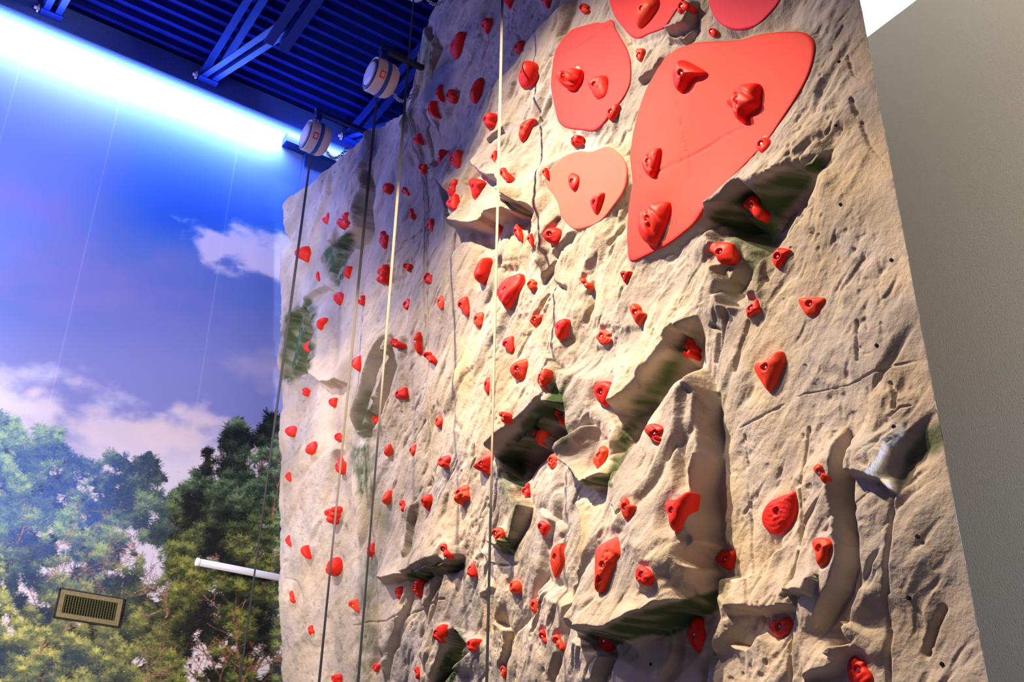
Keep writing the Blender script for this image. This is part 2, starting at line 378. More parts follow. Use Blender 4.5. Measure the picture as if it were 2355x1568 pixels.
# ledges: (points, a point on the proud side, proud depth, run-out length, recess depth, recess length)
LEDGES = [
 ([(1345, 1466), (1400, 1452), (1500, 1407), (1580, 1380), (1650, 1362)], (1480, 1300), .20, .55, .03, .15),
 ([(1612, 840), (1600, 900), (1593, 960), (1603, 1040), (1588, 1180), (1606, 1260), (1600, 1330), (1648, 1366)], (1500, 1150), .13, .45, .04, .07),
 ([(1147, 1050), (1180, 990), (1235, 942), (1290, 897), (1303, 868)], (1150, 900), .16, .30, .14, .16),
 ([(1303, 850), (1303, 930), (1306, 1000), (1309, 1080)], (1360, 930), .09, .35, .05, .1),
 ([(1150, 1045), (1172, 1095), (1200, 1160), (1200, 1262)], (1130, 1130), .07, .2, .03, .08),
 ([(1612, 738), (1560, 760), (1505, 830), (1452, 900), (1418, 945)], (1400, 760), .10, .28, .10, .16),
 ([(1600, 845), (1548, 905), (1500, 990), (1448, 1085), (1420, 1140)], (1560, 1050), .05, .25, .06, .10),
 ([(1318, 1075), (1338, 1106), (1400, 1100), (1430, 1060), (1442, 1010)], (1375, 1045), .13, .09, .02, .05),
 ([(1318, 1040), (1360, 985), (1385, 985)], (1330, 1080), .03, .06, .04, .03),
 ([(1610, 505), (1680, 452), (1760, 410), (1850, 375), (1905, 348)], (1700, 380), .10, .28, .07, .25),
 ([(1895, 365), (1860, 420), (1820, 480), (1770, 560), (1722, 620), (1716, 720)], (1900, 520), .06, .22, .04, .1),
 ([(1630, 520), (1640, 570), (1625, 620), (1650, 690), (1700, 705)], (1590, 620), .06, .12, .03, .1),
 ([(1944, 985), (1920, 1040), (1914, 1150), (1930, 1250), (1918, 1350), (1895, 1450)], (1880, 1200), .07, .22, .06, .03),
 ([(1955, 1000), (1948, 1110), (1972, 1240), (1975, 1330), (1960, 1440)], (2030, 1250), .04, .25, .02, .03),
 ([(1948, 1105), (2030, 1108), (2070, 1135)], (2000, 1060), .05, .12, .02, .05),
 ([(2033, 1110), (2060, 1040), (2120, 975), (2160, 930)], (1990, 960), .008, .25, .035, .16),
 ([(1690, 1412), (1760, 1418), (1830, 1398), (1848, 1372)], (1740, 1360), .06, .12, .02, .08),
 ([(1650, 1330), (1700, 1325), (1745, 1302), (1810, 1265)], (1740, 1360), .03, .15, .02, .06),
 ([(1845, 1372), (1890, 1378), (1912, 1350)], (1880, 1300), .05, .1, .01, .05),
 ([(1690, 1485), (1720, 1480), (1760, 1440), (1770, 1410)], (1790, 1500), .03, .1, .03, .05),
 ([(900, 768), (872, 800), (850, 850), (832, 925), (826, 1000)], (800, 800), .14, .30, .16, .12),
 ([(900, 768), (915, 840), (895, 900), (872, 960), (862, 1010)], (980, 880), .06, .30, .06, .08),
 ([(712, 855), (735, 878), (770, 876), (812, 892)], (760, 830), .11, .18, .02, .1),
 ([(780, 780), (745, 800), (730, 850)], (770, 830), .05, .2, .03, .1),
 ([(845, 385), (830, 430), (812, 470), (818, 520), (795, 555), (765, 570)], (770, 460), .12, .30, .08, .12),
 ([(708, 700), (712, 760), (700, 830), (690, 860)], (760, 760), .07, .25, .07, .1),
 ([(690, 705), (668, 740), (663, 800), (656, 868)], (645, 800), .12, .25, .08, .12),
 ([(655, 870), (700, 868)], (675, 900), .03, .12, .05, .12),
 ([(700, 690), (745, 655), (772, 670)], (700, 640), .05, .14, .02, .1),
 ([(1003, 385), (1020, 430), (1032, 480), (1047, 525)], (1090, 470), .12, .30, .05, .08),
 ([(1045, 522), (1090, 512), (1150, 474), (1222, 500)], (1110, 420), .14, .26, .04, .14),
 ([(1222, 590), (1236, 495), (1208, 470), (1160, 420), (1090, 380)], (1230, 440), .07, .25, .03, .1),
 ([(1185, 468), (1226, 500), (1222, 560), (1232, 620), (1248, 650)], (1270, 560), .08, .28, .03, .06),
 ([(1248, 650), (1280, 600), (1275, 640), (1310, 660)], (1260, 600), .02, .1, .02, .04),
 ([(965, 1158), (945, 1200), (948, 1285)], (920, 1220), .04, .15, .02, .05),
 ([(880, 1345), (940, 1322), (1005, 1300), (1072, 1283)], (1000, 1250), .11, .22, .03, .12),
 ([(950, 1330), (930, 1395), (900, 1470), (893, 1568)], (860, 1450), .045, .2, .02, .05),
 ([(1040, 1300), (1020, 1350), (1005, 1420), (985, 1520)], (1060, 1420), .05, .2, .05, .05),
 ([(1150, 1262), (1180, 1275), (1196, 1262)], (1170, 1230), .08, .06, .01, .05),
 ([(1113, 1270), (1135, 1310), (1143, 1375), (1142, 1450)], (1180, 1350), .05, .2, .03, .05),
 ([(1105, 1372), (1143, 1362)], (1120, 1340), .03, .05, .01, .03),
 ([(1335, 1150), (1345, 1230), (1338, 1300), (1328, 1345)], (1400, 1220), .05, .2, .03, .05),
 ([(1248, 1170), (1290, 1205), (1308, 1228)], (1240, 1210), .02, .1, .02, .06),
 ([(1150, 1430), (1168, 1450), (1172, 1520)], (1120, 1480), .04, .12, .02, .05),
 ([(1350, 1466), (1378, 1500), (1385, 1568)], (1340, 1530), .06, .2, .05, .05),
 ([(1555, 1420), (1545, 1500), (1520, 1568)], (1500, 1500), .03, .12, .02, .04),
 ([(1060, 1452), (1080, 1495), (1055, 1545)], (1110, 1500), .06, .12, .05, .06),
 ([(1050, 1452), (1030, 1505), (1008, 1568)], (1000, 1500), .05, .12, .06, .05),
 ([(1555, 85), (1572, 50), (1600, 28)], (1540, 50), .07, .12, .03, .08),
 ([(1540, 100), (1570, 88), (1600, 75)], (1565, 60), .04, .08, .02, .06),
 ([(1530, 140), (1500, 160), (1480, 190)], (1470, 140), .03, .12, .02, .06),
 ([(850, 300), (845, 340), (840, 390)], (820, 340), .05, .2, .02, .08),
 ([(940, 262), (936, 330), (928, 400)], (980, 330), .07, .3, .01, .06),
 ([(985, 60), (1000, 110), (995, 160)], (960, 110), .04, .1, .03, .06),
 ([(1140, 330), (1165, 290), (1170, 330)], (1120, 300), .03, .1, .02, .04),
 ([(1505, 1000), (1470, 1060), (1460, 1120)], (1440, 1060), .01, .1, .01, .1),
 ([(1660, 1370), (1655, 1420), (1640, 1500)], (1700, 1440), .04, .2, .03, .05),
 ([(1870, 1568), (1905, 1530), (1935, 1500), (1955, 1505)], (1840, 1500), .04, .15, .03, .06),
 ([(1950, 1440), (1965, 1480), (1940, 1510)], (2000, 1470), .04, .1, .05, .06),
]
# pits: (polygon, depth, softness)
PITS = [
 ([(1640, 500), (1700, 448), (1850, 385), (1890, 365), (1860, 420), (1812, 480), (1780, 560), (1735, 610), (1700, 560), (1655, 530)], .13, .09),
 ([(1690, 590), (1730, 620), (1715, 700), (1690, 690), (1650, 680)], .05, .05),
 ([(2045, 1110), (2060, 1040), (2120, 985), (2230, 920), (2240, 1040), (2110, 1078), (2075, 1130)], .07, .14),
 ([(895, 775), (880, 800), (858, 840), (845, 900), (835, 950), (828, 990), (850, 1015), (865, 975), (872, 920), (893, 880), (908, 830)], .12, .05),
 ([(665, 735), (705, 700), (712, 760), (700, 850), (655, 870), (656, 800)], .13, .06),
 ([(832, 430), (822, 480), (800, 560), (790, 600), (775, 640), (762, 610), (790, 560), (815, 500)], .07, .05),
 ([(1160, 1050), (1200, 1000), (1290, 920), (1300, 950), (1240, 1010), (1210, 1080), (1205, 1150), (1180, 1110)], .10, .05),
 ([(1600, 760), (1560, 790), (1500, 870), (1440, 950), (1425, 1060), (1445, 1060), (1500, 970), (1560, 880), (1598, 830)], .06, .05),
 ([(1055, 1450), (1070, 1480), (1055, 1540), (1030, 1568), (1012, 1568), (1035, 1500)], .08, .04),
 ([(1018, 1320), (1036, 1320), (1015, 1400), (1000, 1440)], .06, .03),
 ([(1614, 900), (1650, 900), (1655, 1000), (1640, 1100), (1650, 1300), (1620, 1300), (1604, 1080)], .04, .04),
 ([(1288, 960), (1304, 980), (1306, 1020), (1278, 1015)], .05, .02),
 ([(1110, 440), (1090, 430), (1100, 395), (1120, 400)], .03, .03),
 ([(948, 1320), (1010, 1296), (1070, 1290), (1066, 1310), (1010, 1325), (960, 1345)], .05, .03),
 ([(1000, 395), (1012, 390), (1040, 500), (1048, 525), (1030, 510)], .12, .02),
 ([(1190, 475), (1215, 480), (1235, 498), (1215, 495)], .10, .02),
]
# cracks: (points, width in m, depth)
CRACKS = [
 ([(1857, 980), (1856, 1100), (1855, 1260), (1842, 1330), (1838, 1430), (1830, 1568)], .006, .02),
 ([(2070, 1138), (2066, 1250), (2058, 1330), (2053, 1400), (2045, 1568)], .007, .02),
 ([(1700, 985), (1760, 955), (1850, 905), (1950, 885), (2040, 850), (2120, 828)], .0035, .008),
 ([(1712, 1000), (1718, 1090), (1730, 1180), (1735, 1290), (1750, 1410), (1758, 1430)], .005, .012),
 ([(1972, 1160), (1975, 1300), (1970, 1400), (1960, 1440)], .008, .02),
 ([(1940, 60), (1925, 90), (1915, 120)], .006, .02), ([(1950, 130), (1962, 170), (1985, 185)], .006, .02),
 ([(1960, 230), (1985, 290), (2000, 330), (2040, 380)], .008, .03),
 ([(1450, 440), (1560, 385), (1680, 320), (1735, 295)], .0045, .007), ([(1553, 135), (1560, 200), (1580, 300), (1598, 420), (1610, 500)], .006, -.004),
 ([(1275, 135), (1330, 120), (1420, 60)], .005, .005), ([(1533, -120), (1533, 58)], .004, .006),
 ([(993, 260), (995, 330), (1000, 385)], .012, .05), ([(1047, 525), (1042, 560), (1035, 600)], .01, .02),
 ([(700, 985), (720, 960), (735, 930)], .01, .015), ([(1010, 1150), (1008, 1250)], .008, .01),
 ([(820, 1440), (860, 1432), (900, 1430), (1000, 1390), (1040, 1380)], .006, .012), ([(1143, 1300), (1180, 1305), (1210, 1298)], .005, .01),
 ([(1470, 1180), (1485, 1205), (1515, 1180)], .006, .015), ([(1855, 840), (1890, 920)], .004, .006),
 ([(660, 1330), (690, 1340), (700, 1380)], .01, .01), ([(935, 560), (960, 545), (990, 520)], .01, .012),
 ([(1390, 1110), (1440, 1200), (1470, 1300)], .003, .004), ([(2058, 885), (2068, 910), (2066, 940)], .006, .015),
 ([(2060, 960), (2080, 940), (2100, 935)], .004, .01), ([(960, 545), (890, 620)], .008, .008),
 ([(1975, 740), (1978, 800), (1978, 830)], .006, .015), ([(2130, 1500), (2150, 1440), (2170, 1400)], .012, .03),
 ([(1640, 750), (1655, 760), (1645, 830), (1680, 700)], .010, .02), ([(1720, 740), (1700, 800), (1690, 850)], .010, .03),
]
PADS = [
 ('outer toe', [(1140 + a / 3.92, b / 3.92) for a, b in [(510, 620), (530, 480), (590, 365), (680, 270), (800, 230), (900, 205), (965, 205), (1045, 178), (1085, 270), (1150, 380), (1200, 490), (1217, 600), (1212, 740), (1170, 850), (1110, 935), (1040, 1010), (975, 1110), (890, 1178), (780, 1170), (640, 1150), (565, 1090), (520, 900), (498, 760)]], (1348, 190)),
 ('inner toe', [(1405, -105), (1398, -45), (1403, 8), (1413, 36), (1431, 61), (1450, 83), (1469, 88), (1489, 79), (1523, 66), (1533, 57), (1548, 38), (1563, 15), (1574, -5), (1592, -50), (1590, -110), (1560, -160), (1500, -185), (1440, -160)], (1490, -40)),
 ('far toe', [(1630, -95), (1625, -40), (1631, 10), (1645, 42), (1668, 62), (1700, 69), (1740, 58), (1775, 26), (1797, -5), (1825, -60), (1820, -120), (1780, -165), (1720, -175), (1660, -150)], (1715, -50)),
 ('pale toe', [(1264, 430), (1264, 405), (1276, 385), (1300, 360), (1330, 348), (1360, 349), (1395, 337), (1420, 350), (1437, 370), (1442, 400), (1434, 440), (1410, 475), (1384, 506), (1350, 523), (1320, 526), (1295, 500), (1287, 470), (1275, 447)], (1350, 425)),
 ('main pad', [(1533, 128), (1560, 110), (1600, 98), (1650, 95), (1700, 92), (1750, 79), (1800, 73), (1845, 74), (1866, 86), (1874, 110), (1868, 150), (1850, 195), (1815, 255), (1770, 325), (1730, 370), (1690, 412), (1650, 456), (1600, 510), (1583, 527), (1540, 560), (1480, 592), (1456, 601), (1445, 590), (1442, 540), (1445, 480), (1454, 420), (1449, 360), (1455, 310), (1470, 250), (1490, 195), (1512, 155)], (1560, 330)),
]
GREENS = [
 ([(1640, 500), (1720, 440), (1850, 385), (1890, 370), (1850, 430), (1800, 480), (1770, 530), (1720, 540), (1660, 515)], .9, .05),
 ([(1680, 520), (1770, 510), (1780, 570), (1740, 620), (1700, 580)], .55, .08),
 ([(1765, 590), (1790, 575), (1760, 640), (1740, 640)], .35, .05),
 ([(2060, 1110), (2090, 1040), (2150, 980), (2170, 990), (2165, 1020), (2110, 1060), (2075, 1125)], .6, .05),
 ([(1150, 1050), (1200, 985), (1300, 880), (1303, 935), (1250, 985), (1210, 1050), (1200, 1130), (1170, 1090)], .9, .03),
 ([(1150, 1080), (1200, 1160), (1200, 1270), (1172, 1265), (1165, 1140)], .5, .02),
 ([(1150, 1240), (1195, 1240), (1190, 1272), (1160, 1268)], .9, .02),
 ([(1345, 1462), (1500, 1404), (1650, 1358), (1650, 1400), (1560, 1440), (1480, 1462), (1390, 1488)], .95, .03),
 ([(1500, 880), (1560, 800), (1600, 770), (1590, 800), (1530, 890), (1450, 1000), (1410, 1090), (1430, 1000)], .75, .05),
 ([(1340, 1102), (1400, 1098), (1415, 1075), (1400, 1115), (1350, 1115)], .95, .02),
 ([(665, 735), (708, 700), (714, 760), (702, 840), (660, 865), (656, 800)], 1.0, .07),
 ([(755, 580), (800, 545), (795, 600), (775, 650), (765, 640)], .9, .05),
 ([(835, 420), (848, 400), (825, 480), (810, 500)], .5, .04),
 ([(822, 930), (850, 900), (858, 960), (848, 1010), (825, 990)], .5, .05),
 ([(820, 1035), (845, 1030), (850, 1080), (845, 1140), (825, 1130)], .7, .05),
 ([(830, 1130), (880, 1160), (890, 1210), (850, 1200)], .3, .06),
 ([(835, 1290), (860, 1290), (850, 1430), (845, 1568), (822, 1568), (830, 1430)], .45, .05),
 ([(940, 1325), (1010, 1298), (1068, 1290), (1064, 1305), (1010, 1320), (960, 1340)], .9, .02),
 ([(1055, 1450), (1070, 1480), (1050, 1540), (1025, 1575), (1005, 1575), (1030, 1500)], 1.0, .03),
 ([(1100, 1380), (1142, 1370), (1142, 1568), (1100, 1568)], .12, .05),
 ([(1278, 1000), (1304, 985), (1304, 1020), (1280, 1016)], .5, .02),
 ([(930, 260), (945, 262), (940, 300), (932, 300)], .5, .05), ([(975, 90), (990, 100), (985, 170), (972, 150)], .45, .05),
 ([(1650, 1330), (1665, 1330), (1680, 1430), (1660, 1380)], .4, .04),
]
OCHRE = [([(1120, 820), (1160, 820), (1150, 1000), (1110, 1050)], .35, .1), ([(1170, 570), (1215, 560), (1200, 610), (1160, 610)], .5, .06), ([(1060, 780), (1080, 900), (1065, 960), (1050, 880)], .4, .04),
         ([(1335, 1160), (1350, 1170), (1350, 1290), (1335, 1290)], .5, .02), ([(1110, 1390), (1142, 1390), (1142, 1450), (1110, 1450)], .5, .05), ([(1660, 1150), (1700, 1100), (1710, 1300), (1660, 1290)], .35, .05),
         ([(1900, 300), (2020, 300), (2080, 560), (1950, 520)], .25, .1), ([(1560, 760), (1600, 750), (1590, 780)], .4, .03), ([(1605, 850), (1620, 850), (1640, 1000), (1612, 1020)], .4, .04)]

def seg_dist(Y, Z, pts):
    """distance, signed side, arc fraction to a polyline"""
    best = np.full(Y.shape, 1e9); side = np.zeros(Y.shape); tt = np.zeros(Y.shape); bp_ = np.zeros(Y.shape)
    L = [0]; 
    for a, b_ in zip(pts[:-1], pts[1:]): L.append(L[-1] + np.hypot(*(b_ - a)))
    for i, (a, b_) in enumerate(zip(pts[:-1], pts[1:])):
        d = b_ - a; n2 = d @ d + 1e-12
        t = ((Y - a[0]) * d[0] + (Z - a[1]) * d[1]) / n2; tc = np.clip(t, 0, 1)
        dd = np.hypot(Y - a[0] - tc * d[0], Z - a[1] - tc * d[1])
        cr = (Y - a[0]) * d[1] - (Z - a[1]) * d[0]
        pp = np.abs(cr) / math.sqrt(n2)
        m = (dd < best - 1e-7) | ((dd < best + 1e-7) & (pp > bp_))
        bp_ = np.where(m, pp, bp_); best = np.where(m, dd, best); side = np.where(m, np.sign(cr), side); tt = np.where(m, (L[i] + tc * (L[i + 1] - L[i])) / L[-1], tt)
    return best, side, tt
def poly_sd(Y, Z, pts):
    """signed distance to polygon, positive inside"""
    n = len(pts); best = np.full(Y.shape, 1e9); ins = np.zeros(Y.shape, bool)
    for i in range(n):
        a = pts[i]; b_ = pts[(i + 1) % n]; d = b_ - a
        t = np.clip(((Y - a[0]) * d[0] + (Z - a[1]) * d[1]) / (d @ d + 1e-12), 0, 1)
        best = np.minimum(best, np.hypot(Y - a[0] - t * d[0], Z - a[1] - t * d[1]))
        c = (a[1] > Z) != (b_[1] > Z); ins ^= c & (Y < (b_[0] - a[0]) * (Z - a[1]) / (b_[1] - a[1] + 1e-12) + a[0])
    return np.where(ins, best, -best)
def boxmask(Y, Z, pts, m):
    return (Y > pts[:, 0].min() - m) & (Y < pts[:, 0].max() + m) & (Z > pts[:, 1].min() - m) & (Z < pts[:, 1].max() + m)

def lip_w(pts, d):
    a = np.array(pts, float); L = np.concatenate([[0], np.cumsum(np.hypot(*np.diff(a, axis=0).T))]); L /= L[-1]
    return poly_w(pts, .9 * d * smooth((L + .03) / .18) * smooth((1.03 - L) / .18))
_LW = [(lip_w(p, d), poly_w([q], .5 * d)[0], d, L, d2, L2) for p, q, d, L, d2, L2 in LEDGES]
_PW = [(poly_w(p), d, s) for p, d, s in PITS]
_CW = [(poly_w(p), w_, d) for p, w_, d in CRACKS]
_PADW = [poly_w(p, .03) for _, p, _ in PADS]
# facet cells
_rc = np.random.RandomState(3)
_cells = np.stack([_rc.uniform(1.4, 8.6, 190), _rc.uniform(-.2, 10, 190)], -1)
_tilt = _rc.uniform(-1, 1, (190, 2)) * (.10, .085); _off = _rc.uniform(-.022, .022, 190)

def h_detail(Y, Z):
    # warped facets
    wy = Y + .16 * fbm(Y / .38, Z / .38, 3, 1, .34); wz = Z + .16 * fbm(Y / .38, Z / .38, 3, 5, .34)
    d1 = np.full(Y.shape, 1e9); d2 = np.full(Y.shape, 1e9); idx = np.zeros(Y.shape, int)
    ca, sa = math.cos(.75), math.sin(.75)
    for k, (cy, cz) in enumerate(_cells):
        dy, dz = wy - cy, wz - cz
        # cells stretched along the strike of the rock
        s_ = -dy * sa + dz * ca; t_ = dy * ca + dz * sa
        d = s_ * s_ * .45 + t_ * t_ * 1.5
        m = d < d1
        d2 = np.where(m, d1, np.minimum(d2, d)); d1 = np.where(m, d, d1); idx = np.where(m, k, idx)
    fac = _tilt[idx, 0] * (wy - _cells[idx, 0]) + _tilt[idx, 1] * (wz - _cells[idx, 1]) + _off[idx]
    edge = np.sqrt(d2) - np.sqrt(d1)
    fac = fac * smooth(edge / .11) - .008 * (1 - smooth(edge / .05))
    # striations from lower left to upper right
    s_ = (-Y * math.sin(.85) + Z * math.cos(.85)); t_ = (Y * math.cos(.85) + Z * math.sin(.85))
    s2 = s_ + .05 * fbm(Y / .2, Z / .2, 3, 9); t2 = t_ + .10 * fbm(Y / .4, Z / .4, 3, 13)
    st = fbm(s2 / .55, t2 / .085, 4, 20)
    ridg = np.abs(fbm(s2 / .42, t2 / .14, 4, 25))
    amp = .6 + 1.0 * np.clip(fbm(Y / .8, Z / .8, 2, 60) + .35, 0, 1)
    fine = fbm(Y / .07, Z / .07, 4, 30)
    pocks = np.clip(fbm(Y / .035, Z / .045, 2, 70) - .27, 0, 1) * np.clip(fbm(Y / .5, Z / .5, 2, 75) + .30, 0, 1)
    blob = fbm(Y / .26, Z / .2, 3, 50)
    cut = np.clip(fbm(s2 / .16, t2 / .045, 2, 80) - .26, 0, 1)
    return .72 * fac + amp * (.011 * st - .016 * ridg + .012) + .006 * fine * amp - .05 * pocks + .014 * blob * amp - .05 * cut * amp
def height(Y, Z):
    Y = np.asarray(Y, float); Z = np.asarray(Z, float); sh = Y.shape; Y = Y.ravel(); Z = Z.ravel()
    low = h_low(Y, Z); det = h_detail(Y, Z)
    jit = .040 * fbm(Y / .19, Z / .19, 3, 90, .33)
    big = np.zeros(Y.shape); crk = np.zeros(Y.shape)
    for pts, q, d, L, dd, L2 in _LW:
        m = boxmask(Y, Z, pts, 3.2 * max(L, L2))
        if not m.any(): continue
        y, z = Y[m], Z[m]; ds, sd, tt = seg_dist(y, z, pts)
        _, sq, _ = seg_dist(q[:1], q[1:], pts); s = ds * sd * sq[0] + jit[m]
        ch = pts[-1] - pts[0]; Lt = np.hypot(*ch); tc = ((y - pts[0][0]) * ch[0] + (z - pts[0][1]) * ch[1]) / Lt; wd = .13 * Lt + .6 * ds
        fade = smooth((tc + .02) / wd) * smooth((Lt + .02 - tc) / wd)
        pr = d * np.exp(-(np.abs(s) / L) ** 1.25); rc = -dd * np.exp(-(np.abs(s) / L2) ** 1.5)
        k = smooth(s / (.022 + .12 * d) + .5)
        big[m] += fade * (pr * k + rc * (1 - k))
    for pts, d, sf in _PW:
        m = boxmask(Y, Z, pts, .15)
        if not m.any(): continue
        s = poly_sd(Y[m], Z[m], pts) + jit[m] * .5
        big[m] -= d * smooth((s + .01) / sf)
    for pts, w_, d in _CW:
        m = boxmask(Y, Z, pts, .12)
        if not m.any(): continue
        ds, _, tt = seg_dist(Y[m], Z[m], pts); ds = np.abs(ds + jit[m] * .12)
        brk = smooth((fbm(Y[m] / .05, Z[m] / .05, 2, 95) + .45) / .3)
        crk[m] -= d * np.exp(-(ds / w_) ** 2) * brk
    # smooth painted pads
    mk = np.zeros(Y.shape)
    for pts in _PADW:
        m = boxmask(Y, Z, pts, .12)
        if not m.any(): continue
        s = poly_sd(Y[m], Z[m], pts); mk[m] = np.maximum(mk[m], smooth((s + .035) / .04))
    flat = low + .028 + .25 * big + crk
    rim = smooth((Y - YR) / .16); rough = low + (det + big + crk) * (.10 + .90 * rim)
    return (rough * (1 - mk) + flat * mk).reshape(sh)

def wall_hit(px, py):
    """first point of the rock surface along the measured sight lines"""
    px = np.asarray(px, float); py = np.asarray(py, float)
    yz = wall_pt(px, py); d = ray(px, py); t0 = base_x(yz[:, 0], yz[:, 1]) / d[:, 0]
    ts = t0[:, None] + (np.linspace(-.42, .30, 170)[None, :] / d[:, :1])
    P = CAM + d[:, None, :] * ts[..., None]
    g = P[..., 0] - (base_x(P[..., 1], P[..., 2]) - height(P[..., 1], P[..., 2]))
    i = np.argmax(g > 0, 1); i = np.clip(i, 1, 169); r = np.arange(len(px))
    g0, g1 = g[r, i - 1], g[r, i]; f = np.clip(-g0 / (g1 - g0 + 1e-9), 0, 1)
    t = ts[r, i - 1] + f * (ts[r, i] - ts[r, i - 1])
    return CAM + d * t[:, None]
